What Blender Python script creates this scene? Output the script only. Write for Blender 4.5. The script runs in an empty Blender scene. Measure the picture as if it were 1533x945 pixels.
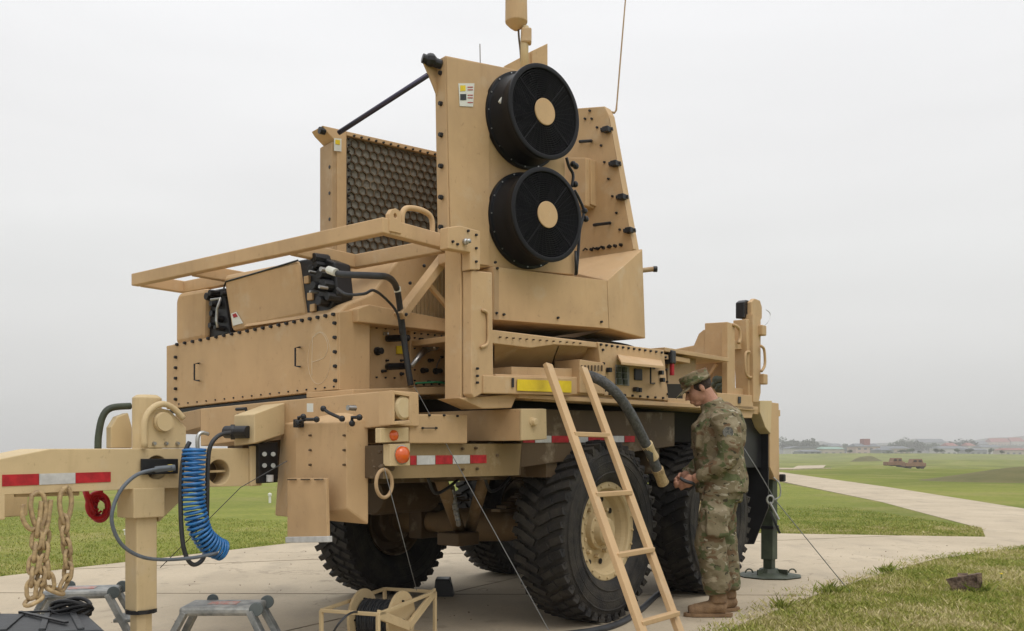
import bpy, bmesh, math, random
import numpy as np
from mathutils import Vector, Matrix, noise
R = math.radians
random.seed(4)
SC = bpy.context.scene
COL = SC.collection
# ------------------------------------------------------------------ camera
F, CX, HY, H = 1384.0, 766.5, 680.0, 1.15          # focal length in photo pixels, centre column, horizon row, eye height
cam = bpy.data.cameras.new('camera')
cam.sensor_width = 36.0
cam.lens = 36.0 * F / 1533.0
cam.shift_y = (HY - 472.5) / 1533.0
cam.clip_start = 0.1
cam.clip_end = 6000
co = bpy.data.objects.new('camera', cam)
co.location = (0, 0, H)
co.rotation_euler = (R(90), 0, 0)
COL.objects.link(co)
SC.camera = co
# ------------------------------------------------------------------ light
SUN_EL, SUN_AZ = R(58), R(150)                      # azimuth clockwise from +Y
w = bpy.data.worlds.new('World')
SC.world = w
w.use_nodes = True
nt = w.node_tree
nt.nodes.clear()
def N(tree, kind, **kw):
    n = tree.nodes.new(kind)
    for k, v in kw.items():
        setattr(n, k, v)
    return n
out = N(nt, 'ShaderNodeOutputWorld')
bg = N(nt, 'ShaderNodeBackground')
tc = N(nt, 'ShaderNodeTexCoord')
sep = N(nt, 'ShaderNodeSeparateXYZ')
nt.links.new(tc.outputs['Generated'], sep.inputs[0])
ramp = N(nt, 'ShaderNodeValToRGB')                   # overcast sky: grey at the horizon, brighter upwards
cr = ramp.color_ramp
cr.elements[0].position = 0.0
cr.elements[0].color = (.62, .622, .60, 1)
cr.elements[1].position = 1.0
cr.elements[1].color = (1.55, 1.58, 1.62, 1)
for p, c in ((.03, (.675, .677, .66)), (.12, (.775, .775, .765)), (.20, (.83, .835, .83)), (.30, (.90, .90, .905)), (.45, (.94, .945, .96))):
    e = cr.elements.new(p)
    e.color = (*c, 1)
nt.links.new(sep.outputs['Z'], ramp.inputs[0])
mp = N(nt, 'ShaderNodeMapping')
mp.inputs['Scale'].default_value = (1, 1, 5)
nz = N(nt, 'ShaderNodeTexNoise')
nz.inputs['Scale'].default_value = 1.6
nz.inputs['Detail'].default_value = 3
nt.links.new(tc.outputs['Generated'], mp.inputs[0])
nt.links.new(mp.outputs[0], nz.inputs[0])
mr = N(nt, 'ShaderNodeMapRange')
mr.inputs['From Min'].default_value = .3
mr.inputs['From Max'].default_value = .7
mr.inputs['To Min'].default_value = .945
mr.inputs['To Max'].default_value = 1.05
nt.links.new(nz.outputs[0], mr.inputs[0])
mul = N(nt, 'ShaderNodeVectorMath', operation='SCALE')
nt.links.new(ramp.outputs[0], mul.inputs[0])
nt.links.new(mr.outputs[0], mul.inputs['Scale'])
nt.links.new(mul.outputs[0], bg.inputs[0])
bg.inputs[1].default_value = 1.0
nt.links.new(bg.outputs[0], out.inputs[0])
sl = bpy.data.lights.new('sun', 'SUN')
sl.energy = 1.15
sl.angle = R(35)
sl.color = (1, .965, .91)
so = bpy.data.objects.new('sun', sl)
sd = Vector((math.sin(SUN_AZ) * math.cos(SUN_EL), math.cos(SUN_AZ) * math.cos(SUN_EL), math.sin(SUN_EL)))
so.rotation_euler = sd.to_track_quat('Z', 'Y').to_euler()
so.location = sd * 50
COL.objects.link(so)
SC.view_settings.view_transform = 'Standard'
SC.view_settings.look = 'None'
SC.view_settings.exposure = 0.0
SC.view_settings.gamma = 1
try:
    SC.cycles.max_bounces = 6
    SC.cycles.diffuse_bounces = 3
except Exception:
    pass
# ------------------------------------------------------------------ materials
def mat(name, col, rough=.6, metal=0, var=.0, scale=3.0, col2=None, bump=0, bscale=60, spec=.4, coord='pos', stretch=(1, 1, 1), detail=4, lo=.35, hi=.65):
    m = bpy.data.materials.new(name)
    m.use_nodes = True
    t = m.node_tree
    b = t.nodes['Principled BSDF']
    b.inputs['Roughness'].default_value = rough
    b.inputs['Metallic'].default_value = metal
    b.inputs['Specular IOR Level'].default_value = spec
    b.inputs['Base Color'].default_value = (*col, 1)
    g = N(t, 'ShaderNodeNewGeometry')
    mpp = N(t, 'ShaderNodeMapping')
    mpp.inputs['Scale'].default_value = stretch
    if coord == 'pos':
        t.links.new(g.outputs['Position'], mpp.inputs[0])
    else:
        tcc = N(t, 'ShaderNodeTexCoord')
        t.links.new(tcc.outputs['Object'], mpp.inputs[0])
    if var or col2:
        n = N(t, 'ShaderNodeTexNoise')
        n.inputs['Scale'].default_value = scale
        n.inputs['Detail'].default_value = detail
        n.inputs['Roughness'].default_value = .6
        t.links.new(mpp.outputs[0], n.inputs[0])
        r = N(t, 'ShaderNodeValToRGB')
        r.color_ramp.elements[0].position = lo
        r.color_ramp.elements[1].position = hi
        c2 = col2 or tuple(c * (1 + var) for c in col)
        c1 = col if col2 else tuple(c * (1 - var) for c in col)
        r.color_ramp.elements[0].color = (*c1, 1)
        r.color_ramp.elements[1].color = (*c2, 1)
        t.links.new(n.outputs[0], r.inputs[0])
        t.links.new(r.outputs[0], b.inputs['Base Color'])
    if bump:
        n = N(t, 'ShaderNodeTexNoise')
        n.inputs['Scale'].default_value = bscale
        n.inputs['Detail'].default_value = 5
        t.links.new(mpp.outputs[0], n.inputs[0])
        bp = N(t, 'ShaderNodeBump')
        bp.inputs['Strength'].default_value = bump
        bp.inputs['Distance'].default_value = .02
        t.links.new(n.outputs[0], bp.inputs['Height'])
        t.links.new(bp.outputs[0], b.inputs['Normal'])
    return m
def paint(name, col):
    """army paint: chalky tan with faint vertical run-off streaks, dust and scuffs"""
    m = mat(name, col, rough=.62, spec=.3)
    t = m.node_tree
    b = t.nodes['Principled BSDF']
    g = N(t, 'ShaderNodeNewGeometry')
    def noise_at(scale, stretch, detail=4):
        mm = N(t, 'ShaderNodeMapping')
        mm.inputs['Scale'].default_value = stretch
        t.links.new(g.outputs['Position'], mm.inputs[0])
        n = N(t, 'ShaderNodeTexNoise')
        n.inputs['Scale'].default_value = scale
        n.inputs['Detail'].default_value = detail
        n.inputs['Roughness'].default_value = .65
        t.links.new(mm.outputs[0], n.inputs[0])
        return n
    def mixc(a, colb, fac_node, lo, hi, amount):
        r = N(t, 'ShaderNodeMapRange')
        r.inputs['From Min'].default_value = lo
        r.inputs['From Max'].default_value = hi
        r.inputs['To Max'].default_value = amount
        t.links.new(fac_node.outputs[0], r.inputs[0])
        x = N(t, 'ShaderNodeMixRGB')
        x.inputs[2].default_value = (*colb, 1)
        t.links.new(r.outputs[0], x.inputs[0])
        if isinstance(a, tuple):
            x.inputs[1].default_value = (*a, 1)
        else:
            t.links.new(a.outputs[0], x.inputs[1])
        return x
    a = mixc(col, tuple(c * .80 for c in col), noise_at(1.4, (1, 1, 1)), .40, .66, .75)
    a = mixc(a, tuple(c * 1.12 for c in col), noise_at(3.3, (1, 1, .7)), .46, .74, .6)
    a = mixc(a, (col[0] * .62, col[1] * .58, col[2] * .52), noise_at(11, (1, 1, .16), 6), .56, .80, .40)
    a = mixc(a, (col[0] * .5, col[1] * .46, col[2] * .42), noise_at(38, (1, 1, .8), 6), .62, .74, .6)
    a = mixc(a, (.56, .47, .34), noise_at(5, (1, 1, 1), 8), .56, .80, .55)
    a = mixc(a, (.17, .085, .035), noise_at(7.5, (1, 1, .22), 8), .675, .73, .55)
    t.links.new(a.outputs[0], b.inputs['Base Color'])
    bn = noise_at(120, (1, 1, 1))
    bp = N(t, 'ShaderNodeBump')
    bp.inputs['Strength'].default_value = .12
    bp.inputs['Distance'].default_value = .004
    bw = noise_at(2.2, (1, 1, 1), 2)
    bp2 = N(t, 'ShaderNodeBump')
    bp2.inputs['Strength'].default_value = .25
    bp2.inputs['Distance'].default_value = .012
    t.links.new(bw.outputs[0], bp2.inputs['Height'])
    t.links.new(bn.outputs[0], bp.inputs['Height'])
    t.links.new(bp2.outputs[0], bp.inputs['Normal'])
    t.links.new(bp.outputs[0], b.inputs['Normal'])
    return m
TAN = paint('tan_paint', (.525, .352, .190))
TAND = paint('brown_tan_paint', (.40, .27, .15))
CREAM = paint('cream_tan_paint', (.56, .43, .245))
RIMC = paint('rim_paint', (.50, .38, .21))
BLACK = mat('black_plastic', (.012, .012, .014), .42, var=.2, scale=8)
FANM = mat('fan_metal', (.008, .008, .010), .42, spec=.22)
RUB = mat('tyre_rubber', (.019, .018, .018), .74, col2=(.075, .064, .050), scale=6, bump=.3, bscale=90, lo=.42, hi=.82, spec=.3, detail=8)
LUGM = RUB
RUBH = mat('hose_rubber', (.03, .032, .036), .5, var=.2, scale=10)
GREYH = mat('grey_hose', (.10, .115, .135), .5, var=.15, scale=20)
DARK = mat('void_shade', (.02, .017, .013), .9)  # near-black colour stands in for shade inside gaps and openings
UNDER = paint('shaded_under_paint', (.10, .066, .036))  # tan darkened so the underbody shade sits in the paint colour
STEEL = mat('bare_steel', (.42, .42, .41), .38, metal=.9, var=.15, scale=30)
ALU = mat('scuffed_aluminium', (.15, .16, .16), .5, metal=.4, col2=(.36, .36, .34), scale=11, bump=.1)
BLUE = mat('blue_hose', (.012, .13, .36), .32, var=.2, scale=30, spec=.6)
REDH = mat('red_plastic', (.42, .008, .018), .4, var=.2, scale=30)
REDT = mat('red_tape', (.36, .012, .018), .5, var=.25, scale=25)
WHT = mat('white_tape', (.48, .48, .47), .45, var=.12, scale=25)
STK = mat('sticker_white', (.66, .66, .60), .5)
YEL = mat('yellow_label', (.70, .52, .02), .5, var=.1, scale=8)
ORG = mat('amber_lens', (.62, .10, .012), .2, spec=.7)
CHAINM = mat('chain_paint', (.47, .345, .18), .6, col2=(.26, .18, .10), scale=40)
OLIVE = mat('olive_paint', (.045, .055, .035), .6, var=.3, scale=8)
GREENW = mat('green_wire', (.02, .16, .07), .5)
CASE = mat('case_plastic', (.035, .038, .042), .5, var=.25, scale=20, bump=.15)
SKIN = mat('skin', (.38, .19, .125), .55, col2=(.48, .25, .17), scale=12, bump=.25, bscale=150)
HAIR = mat('hair', (.04, .022, .016), .7, var=.4, scale=90, bump=.5, bscale=200)
BOOT = mat('boot_suede', (.235, .145, .075), .85, col2=(.16, .095, .05), scale=14, bump=.3, bscale=120)
RUST = mat('weathered_wood', (.06, .038, .028), .9, col2=(.20, .14, .095), scale=14, bump=.8, bscale=40)
NET = mat('scrim_net', (.12, .085, .05), .9, col2=(.03, .028, .02), scale=55, bump=.8, lo=.45, hi=.55)
CORD = mat('grey_cord', (.22, .22, .22), .6)
CORDM = mat('mid_grey_cord', (.13, .13, .125), .6)
CORDD = mat('dark_cord', (.06, .06, .06), .6)
RIB = paint('ribbed_paint', (.36, .26, .145))
CHALK = mat('chalk_mark', (.62, .51, .36), .9)
HEXB = mat('filter_backing', (.16, .15, .13), .8, col2=(.25, .235, .20), scale=70)

def camo():
    m = bpy.data.materials.new('camouflage_cloth')
    m.use_nodes = True
    t = m.node_tree
    b = t.nodes['Principled BSDF']
    b.inputs['Roughness'].default_value = .9
    b.inputs['Specular IOR Level'].default_value = .15
    tcc = N(t, 'ShaderNodeTexCoord')
    prev = None
    base = (.19, .155, .095)
    for i, (colr, sc, th) in enumerate((((.27, .225, .15), 6, .56), ((.105, .115, .055), 8, .58), ((.15, .095, .055), 10, .60), ((.06, .05, .034), 19, .645), ((.36, .32, .24), 17, .67))):
        mm = N(t, 'ShaderNodeMapping')
        mm.inputs['Location'].default_value = (i * 3.7, i * 1.9, i * 5.1)
        mm.inputs['Scale'].default_value = (1, 1, 1.7)
        t.links.new(tcc.outputs['Object'], mm.inputs[0])
        n = N(t, 'ShaderNodeTexNoise')
        n.inputs['Scale'].default_value = sc
        n.inputs['Detail'].default_value = 2.5
        n.inputs['Distortion'].default_value = .5
        t.links.new(mm.outputs[0], n.inputs[0])
        r = N(t, 'ShaderNodeMapRange')
        r.inputs['From Min'].default_value = th - .012
        r.inputs['From Max'].default_value = th + .012
        t.links.new(n.outputs[0], r.inputs[0])
        x = N(t, 'ShaderNodeMixRGB')
        x.inputs[2].default_value = (*colr, 1)
        t.links.new(r.outputs[0], x.inputs[0])
        if prev is None:
            x.inputs[1].default_value = (*base, 1)
        else:
            t.links.new(prev.outputs[0], x.inputs[1])
        prev = x
    t.links.new(prev.outputs[0], b.inputs['Base Color'])
    n = N(t, 'ShaderNodeTexNoise')
    n.inputs['Scale'].default_value = 14
    n.inputs['Detail'].default_value = 4
    t.links.new(tcc.outputs['Object'], n.inputs[0])
    bp = N(t, 'ShaderNodeBump')
    bp.inputs['Strength'].default_value = .6
    bp.inputs['Distance'].default_value = .02
    t.links.new(n.outputs[0], bp.inputs['Height'])
    t.links.new(bp.outputs[0], b.inputs['Normal'])
    return m
CAMO = camo()
# ------------------------------------------------------------------ frames of reference
Z = Vector((0, 0, 1))
O2 = Vector((.685, 6.24, 0))                        # ground below the near front wheel's outer face
U = Vector((.617, .787, 0)).normalized()            # along the trailer, away from its tongue
V = Vector((-U.y, U.x, 0))                          # across it, towards its far side
def L(a, b, z): return O2 + U * a + V * b + Z * z   # trailer coordinates
class Pl:
    """an upright plane of the scene; at() finds the point of it seen at a photo pixel"""
    def __init__(s, p, n): s.p, s.n = p, n.normalized()
    def at(s, px, py):
        d = Vector(((px - CX) / F, 1, (HY - py) / F))
        c = Vector((0, 0, H))
        t = (s.p - c).dot(s.n) / d.dot(s.n)
        return c + d * t
def SP(b): return Pl(L(0, b, 0), V)
def FP(a): return Pl(L(a, 0, 0), U)
def YP(y): return Pl(Vector((0, y, 0)), Vector((0, 1, 0)))
def GP(px, py, z=0):
    t = (H - z) * F / (py - HY)
    return Vector(((px - CX) / F * t, t, z))
TPp = Vector((.77, .638, 0)).normalized()
TPn = Vector((TPp.y, -TPp.x, 0))                    # radar face normal
TQ = Vector((.646, 6.3, 0))
def TP(o): return Pl(TQ + TPn * o, TPn)
# ------------------------------------------------------------------ mesh builder
def smooth_path(pts, n=6, closed=False):
    pts = [Vector(p) for p in pts]
    if len(pts) < 3: return pts
    res = []
    k = len(pts)
    rng = k if closed else k - 1
    for i in range(rng):
        if closed:
            p0, p1, p2, p3 = pts[(i - 1) % k], pts[i], pts[(i + 1) % k], pts[(i + 2) % k]
        else:
            p0, p1, p2, p3 = pts[max(i - 1, 0)], pts[i], pts[i + 1], pts[min(i + 2, k - 1)]
        for j in range(n):
            t = j / n
            res.append(.5 * ((2 * p1) + (-p0 + p2) * t + (2 * p0 - 5 * p1 + 4 * p2 - p3) * t * t + (-p0 + 3 * p1 - 3 * p2 + p3) * t ** 3))
    if not closed: res.append(pts[-1])
    return res
class M:
    def __init__(s): s.bm = bmesh.new()
    def _mk(s, vs, fs):
        bv = [s.bm.verts.new(v) for v in vs]
        for f in fs:
            try: s.bm.faces.new([bv[i] for i in f])
            except ValueError: pass
        return s
    def prism(s, pts, vec):
        n = len(pts)
        vs = [Vector(p) for p in pts] + [Vector(p) + vec for p in pts]
        fs = [list(range(n)), list(range(2 * n - 1, n - 1, -1))]
        for i in range(n):
            j = (i + 1) % n
            fs.append([j, i, i + n, j + n])
        return s._mk(vs, fs)
    def pp(s, pl, px, vec): return s.prism([pl.at(*p) for p in px], vec)
    def hull(s, pts):
        vs = [s.bm.verts.new(p) for p in pts]
        r = bmesh.ops.convex_hull(s.bm, input=vs)
        junk = list({g for g in r['geom_interior'] + r['geom_unused'] if isinstance(g, bmesh.types.BMVert)})
        bmesh.ops.delete(s.bm, geom=junk, context='VERTS')
        return s
    def box(s, c, sx, sy, sz, ax=(U, V, Z)):
        c = Vector(c)
        vs = [c + ax[0] * (i * sx / 2) + ax[1] * (j * sy / 2) + ax[2] * (k * sz / 2) for i in (-1, 1) for j in (-1, 1) for k in (-1, 1)]
        return s._mk(vs, [(0, 1, 3, 2), (4, 6, 7, 5), (0, 4, 5, 1), (2, 3, 7, 6), (0, 2, 6, 4), (1, 5, 7, 3)])
    def lbox(s, a0, a1, b0, b1, z0, z1):
        return s.box(L((a0 + a1) / 2, (b0 + b1) / 2, (z0 + z1) / 2), abs(a1 - a0), abs(b1 - b0), abs(z1 - z0))
    def bar(s, p0, p1, wd, ht, up=Z):
        p0, p1 = Vector(p0), Vector(p1)
        d = (p1 - p0)
        ln = d.length
        d.normalize()
        sd_ = d.cross(up)
        if sd_.length < 1e-4: sd_ = d.cross(U)
        sd_.normalize()
        u2 = sd_.cross(d)
        return s.box((p0 + p1) / 2, ln, wd, ht, (d, sd_, u2))
    def tube(s, path, r, seg=10, cap=True, closed=False, squash=None):
        path = [Vector(p) for p in path]
        n = len(path)
        rr = r if hasattr(r, '__len__') else [r] * n
        rings = []
        prev = None
        for i in range(n):
            if closed:
                t = path[(i + 1) % n] - path[(i - 1) % n]
            else:
                t = path[min(i + 1, n - 1)] - path[max(i - 1, 0)]
            t.normalize()
            if prev is None:
                a = t.orthogonal().normalized()
                if squash is not None:
                    a = (squash[0] - t * squash[0].dot(t)).normalized()
            else:
                a = prev - t * prev.dot(t)
                if a.length < 1e-5: a = t.orthogonal()
                a.normalize()
            prev = a
            b = t.cross(a)
            k1, k2 = (1, 1) if squash is None else (squash[1], squash[2])
            rings.append([s.bm.verts.new(path[i] + (a * math.cos(2 * math.pi * j / seg) * k1 + b * math.sin(2 * math.pi * j / seg) * k2) * rr[i]) for j in range(seg)])
        for i in range(n if closed else n - 1):
            A, B = rings[i], rings[(i + 1) % n]
            for j in range(seg):
                k = (j + 1) % seg
                s.bm.faces.new((A[j], A[k], B[k], B[j]))
        if cap and not closed:
            s.bm.faces.new(rings[0][::-1])
            s.bm.faces.new(rings[-1])
        return s
    def cyl(s, p0, p1, r, seg=20, r2=None): return s.tube([p0, p1], [r, r if r2 is None else r2], seg)
    def lathe(s, c, axis, prof, seg=32, ref=None):
        c = Vector(c)
        axis = Vector(axis).normalized()
        a = (ref or axis.orthogonal()).normalized()
        b = axis.cross(a)
        rings = []
        for (x, r) in prof:
            if r < 1e-5: rings.append([s.bm.verts.new(c + axis * x)] * seg)
            else: rings.append([s.bm.verts.new(c + axis * x + (a * math.cos(2 * math.pi * j / seg) + b * math.sin(2 * math.pi * j / seg)) * r) for j in range(seg)])
        for A, B in zip(rings, rings[1:]):
            for j in range(seg):
                k = (j + 1) % seg
                q = []
                for v in (A[j], A[k], B[k], B[j]):
                    if v not in q: q.append(v)
                if len(q) > 2:
                    try: s.bm.faces.new(q)
                    except ValueError: pass
        return s
    def ball(s, c, r, sc=(1, 1, 1), rot=None, seg=14):
        mx = Matrix.Translation(Vector(c)) @ (rot or Matrix.Identity(4)) @ Matrix.Diagonal((sc[0], sc[1], sc[2], 1))
        bmesh.ops.create_uvsphere(s.bm, u_segments=seg, v_segments=seg * 2 // 3, radius=r, matrix=mx)
        return s
    def mesh(s, name, smooth):
        bmesh.ops.recalc_face_normals(s.bm, faces=s.bm.faces)
        me = bpy.data.meshes.new(name)
        s.bm.to_mesh(me)
        s.bm.free()
        if smooth:
            for p in me.polygons: p.use_smooth = True
        return me
    def out(s, name, m, parent=None, bevel=.005, smooth=False, kind=None, cut=None, label=None):
        me = s.mesh(name, smooth)
        n = len(me.vertices)
        arr = np.empty(n * 3, 'f')
        me.vertices.foreach_get('co', arr)
        arr = arr.reshape(-1, 3)
        c = (arr.min(0) + arr.max(0)) / 2
        if parent is None: c[2] = arr[:, 2].min()
        me.vertices.foreach_set('co', (arr - c).ravel())
        me.update()
        me.materials.append(m)
        o = bpy.data.objects.new(name, me)
        COL.objects.link(o)
        c = Vector([float(v) for v in c])
        if parent is not None:
            o.parent = parent
            wp = Vector(parent.get('_w', (0, 0, 0)))
            o.location = c - wp
        else: o.location = c
        o['_w'] = tuple(c)
        if cut is not None:
            bpy.context.view_layer.update()
            md = o.modifiers.new('cut', 'BOOLEAN')
            md.object = cut
            md.operation = 'DIFFERENCE'
            md.solver = 'EXACT'
            dg = bpy.context.evaluated_depsgraph_get()
            me2 = bpy.data.meshes.new_from_object(o.evaluated_get(dg))
            o.modifiers.clear()
            o.data = me2
            bpy.data.objects.remove(cut)
        if bevel:
            md = o.modifiers.new('bevel', 'BEVEL')
            md.width = bevel
            md.segments = 2
            md.limit_method = 'ANGLE'
            md.angle_limit = R(38)
        if kind: o['kind'] = kind
        if label: o['label'] = label
        return o
def tag(o, label, cat, group=None):
    o['label'] = label
    o['category'] = cat
    if group: o['group'] = group
    return o
def empty(name, loc):
    o = bpy.data.objects.new(name, None)
    COL.objects.link(o)
    o.location = loc
    o['_w'] = tuple(loc)
    o.empty_display_size = .2
    return o
def struct(o):
    o['kind'] = 'structure'
    return o
def cutter(fn):
    c = M()
    fn(c)
    me = c.mesh('cutter', False)
    o = bpy.data.objects.new('cutter', me)
    COL.objects.link(o)
    return o
def bolts(pts, nrm, r, parent, m=None, name='bolts', h=.012):
    b = M()
    for p in pts: b.cyl(p - nrm * .002, p + nrm * h, r, 6, r * .8)
    return b.out(name, m or BLACK, parent, bevel=0, kind='stuff')
def row(p0, p1, n): return [(p0[0] + (p1[0] - p0[0]) * i / (n - 1), p0[1] + (p1[1] - p0[1]) * i / (n - 1)) for i in range(n)]

# ------------------------------------------------------------------ ground
def smst(x, a, b):
    t = np.clip((x - a) / (b - a), 0, 1)
    return t * t * (3 - 2 * t)
def terrain(x, y):
    z = -2.0 * smst(y, 60, 190) + 1.9 * smst(y, 240, 640)
    z = z - .05 * 0
    for (cx, cy, sx, sy, h) in ((62, 160, 6, 7, 1.1), (90, 210, 30, 14, .8), (150, 300, 40, 18, 1.2), (60, 330, 50, 14, 1.0), (210, 520, 120, 30, 2.2)):
        z = z + h * np.exp(-((x - cx) / sx) ** 2 - ((y - cy) / sy) ** 2)
    return z
xs = np.concatenate([-np.geomspace(3000, 45, 40), np.linspace(-42, 42, 85), np.geomspace(45, 3000, 60)])
ys = np.concatenate([[-400, -60, -10], np.linspace(-2, 60, 63), np.linspace(62, 400, 110), np.geomspace(410, 4500, 40)])
XX, YY = np.meshgrid(xs, ys)
ZZ = terrain(XX, YY)
vs = np.stack([XX, YY, ZZ], -1).reshape(-1, 3)
nx = len(xs)
idx = np.arange(len(ys) * nx).reshape(len(ys), nx)
fs = np.stack([idx[:-1, :-1], idx[:-1, 1:], idx[1:, 1:], idx[1:, :-1]], -1).reshape(-1, 4)
me = bpy.data.meshes.new('ground')
me.from_pydata(vs.tolist(), [], fs.tolist())
for p in me.polygons: p.use_smooth = True
def grass_ground():
    m = bpy.data.materials.new('grass_ground')
    m.use_nodes = True
    t = m.node_tree
    b = t.nodes['Principled BSDF']
    b.inputs['Roughness'].default_value = .95
    b.inputs['Specular IOR Level'].default_value = .1
    g = N(t, 'ShaderNodeNewGeometry')
    prev = None
    for sc, lo, hi, colr, am in ((.9, .40, .62, (.235, .245, .055), 1), (.06, .44, .58, (.125, .150, .030), .8), (.28, .52, .66, (.30, .255, .10), .6), (5, .45, .75, (.085, .12, .03), .5), (17, .55, .72, (.33, .295, .15), .5)):
        n = N(t, 'ShaderNodeTexNoise')
        n.inputs['Scale'].default_value = sc
        n.inputs['Detail'].default_value = 5
        t.links.new(g.outputs['Position'], n.inputs[0])
        r = N(t, 'ShaderNodeMapRange')
        r.inputs['From Min'].default_value = lo
        r.inputs['From Max'].default_value = hi
        r.inputs['To Max'].default_value = am
        t.links.new(n.outputs[0], r.inputs[0])
        x = N(t, 'ShaderNodeMixRGB')
        x.inputs[2].default_value = (*colr, 1)
        t.links.new(r.outputs[0], x.inputs[0])
        if prev is None: x.inputs[1].default_value = (.195, .215, .042, 1)
        else: t.links.new(prev.outputs[0], x.inputs[1])
        prev = x
    t.links.new(prev.outputs[0], b.inputs['Base Color'])
    n = N(t, 'ShaderNodeTexNoise')
    n.inputs['Scale'].default_value = 9
    n.inputs['Detail'].default_value = 6
    t.links.new(g.outputs['Position'], n.inputs[0])
    bp = N(t, 'ShaderNodeBump')
    bp.inputs['Strength'].default_value = .8
    bp.inputs['Distance'].default_value = .08
    t.links.new(n.outputs[0], bp.inputs['Height'])
    t.links.new(bp.outputs[0], b.inputs['Normal'])
    return m
GRASSG = grass_ground()
me.materials.append(GRASSG)
g = bpy.data.objects.new('ground', me)
COL.objects.link(g)
struct(g)
# concrete pad and road
def concrete(name):
    m = mat(name, (.40, .345, .265), .85, spec=.2)
    t = m.node_tree
    b = t.nodes['Principled BSDF']
    g = N(t, 'ShaderNodeNewGeometry')
    prev = None
    for sc, lo, hi, colr, am, st in ((.7, .40, .66, (.51, .425, .31), .9, (1, 1, 1)), (2.2, .52, .72, (.31, .26, .195), .55, (1, .5, 1)), (40, .5, .7, (.33, .29, .23), .4, (1, 1, 1)), (5, .62, .72, (.20, .165, .12), .4, (1, 1, 1)), (130, .58, .7, (.55, .49, .40), .4, (1, 1, 1))):
        mm = N(t, 'ShaderNodeMapping')
        mm.inputs['Scale'].default_value = st
        t.links.new(g.outputs['Position'], mm.inputs[0])
        n = N(t, 'ShaderNodeTexNoise')
        n.inputs['Scale'].default_value = sc
        n.inputs['Detail'].default_value = 6
        t.links.new(mm.outputs[0], n.inputs[0])
        r = N(t, 'ShaderNodeMapRange')
        r.inputs['From Min'].default_value = lo
        r.inputs['From Max'].default_value = hi
        r.inputs['To Max'].default_value = am
        t.links.new(n.outputs[0], r.inputs[0])
        x = N(t, 'ShaderNodeMixRGB')
        x.inputs[2].default_value = (*colr, 1)
        t.links.new(r.outputs[0], x.inputs[0])
        if prev is None: x.inputs[1].default_value = (.43, .355, .255, 1)
        else: t.links.new(prev.outputs[0], x.inputs[1])
        prev = x
    t.links.new(prev.outputs[0], b.inputs['Base Color'])
    vm = N(t, 'ShaderNodeTexVoronoi'); vm.feature = 'DISTANCE_TO_EDGE'; vm.inputs['Scale'].default_value = .33
    dn = N(t, 'ShaderNodeTexNoise'); dn.inputs['Scale'].default_value = 1.1; dn.inputs['Detail'].default_value = 8
    t.links.new(g.outputs['Position'], dn.inputs[0])
    ad = N(t, 'ShaderNodeVectorMath', operation='MULTIPLY_ADD'); ad.inputs[1].default_value = (2.2, 2.2, 0)
    t.links.new(dn.outputs['Color'], ad.inputs[0]); t.links.new(g.outputs['Position'], ad.inputs[2])
    t.links.new(ad.outputs[0], vm.inputs['Vector'])
    cr_ = N(t, 'ShaderNodeMapRange'); cr_.inputs['From Min'].default_value = .0; cr_.inputs['From Max'].default_value = .004
    cr_.inputs['To Min'].default_value = .55; cr_.inputs['To Max'].default_value = 0
    t.links.new(vm.outputs['Distance'], cr_.inputs[0])
    x = N(t, 'ShaderNodeMixRGB'); x.inputs[2].default_value = (.20, .165, .12, 1)
    t.links.new(cr_.outputs[0], x.inputs[0]); t.links.new(prev.outputs[0], x.inputs[1])
    on = N(t, 'ShaderNodeTexNoise'); on.inputs['Scale'].default_value = 1.9; on.inputs['Detail'].default_value = 3
    t.links.new(g.outputs['Position'], on.inputs[0])
    orr = N(t, 'ShaderNodeMapRange'); orr.inputs['From Min'].default_value = .66; orr.inputs['From Max'].default_value = .74; orr.inputs['To Max'].default_value = .5
    t.links.new(on.outputs[0], orr.inputs[0])
    x2 = N(t, 'ShaderNodeMixRGB'); x2.inputs[2].default_value = (.19, .155, .115, 1)
    t.links.new(orr.outputs[0], x2.inputs[0]); t.links.new(x.outputs[0], x2.inputs[1])
    t.links.new(x2.outputs[0], b.inputs['Base Color'])
    n = N(t, 'ShaderNodeTexNoise')
    n.inputs['Scale'].default_value = 70
    t.links.new(g.outputs['Position'], n.inputs[0])
    bp = N(t, 'ShaderNodeBump')
    bp.inputs['Strength'].default_value = .2
    bp.inputs['Distance'].default_value = .01
    t.links.new(n.outputs[0], bp.inputs['Height'])
    t.links.new(bp.outputs[0], b.inputs['Normal'])
    return m
CONC = concrete('concrete')
SEAL = mat('joint_sealant', (.26, .22, .165), .9, var=.3, scale=4)
E_left = [GP(0, 865), GP(190, 841), GP(430, 815)]
dl = (E_left[2] - E_left[0]).normalized()
A0 = E_left[0] - dl * 14
A1 = E_left[2] + dl * 2.9
PAD = [(A0.x, A0.y), (E_left[0].x, E_left[0].y), (E_left[2].x, E_left[2].y), (A1.x, A1.y)]
for p in ((1170, 800), (1475, 805)):
    q = GP(*p); PAD.append((q.x, q.y))
PAD_right = [(1600, 806), (1533, 820), (1400, 838), (1300, 866), (1200, 900), (1100, 941), (1040, 975), (960, 1060)]
PAD += [(9.2, 12.62)] + [(GP(*p).x, GP(*p).y) for p in PAD_right[1:]] + [(.8, -6)]
m_ = M()
m_.prism([Vector((x, y, .012)) for x, y in PAD], Vector((0, 0, -.12)))
pad = struct(m_.out('concrete_pad', CONC, None, bevel=0))
rd = [GP(1475, 805), GP(1470, 792), GP(1320, 752), GP(1170, 722)]
far1 = Vector((4.0, 78, 0)); far0 = Vector((3.2, 66, 0))
roadpts = [rd[0], rd[1], rd[2], rd[3]]
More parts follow.
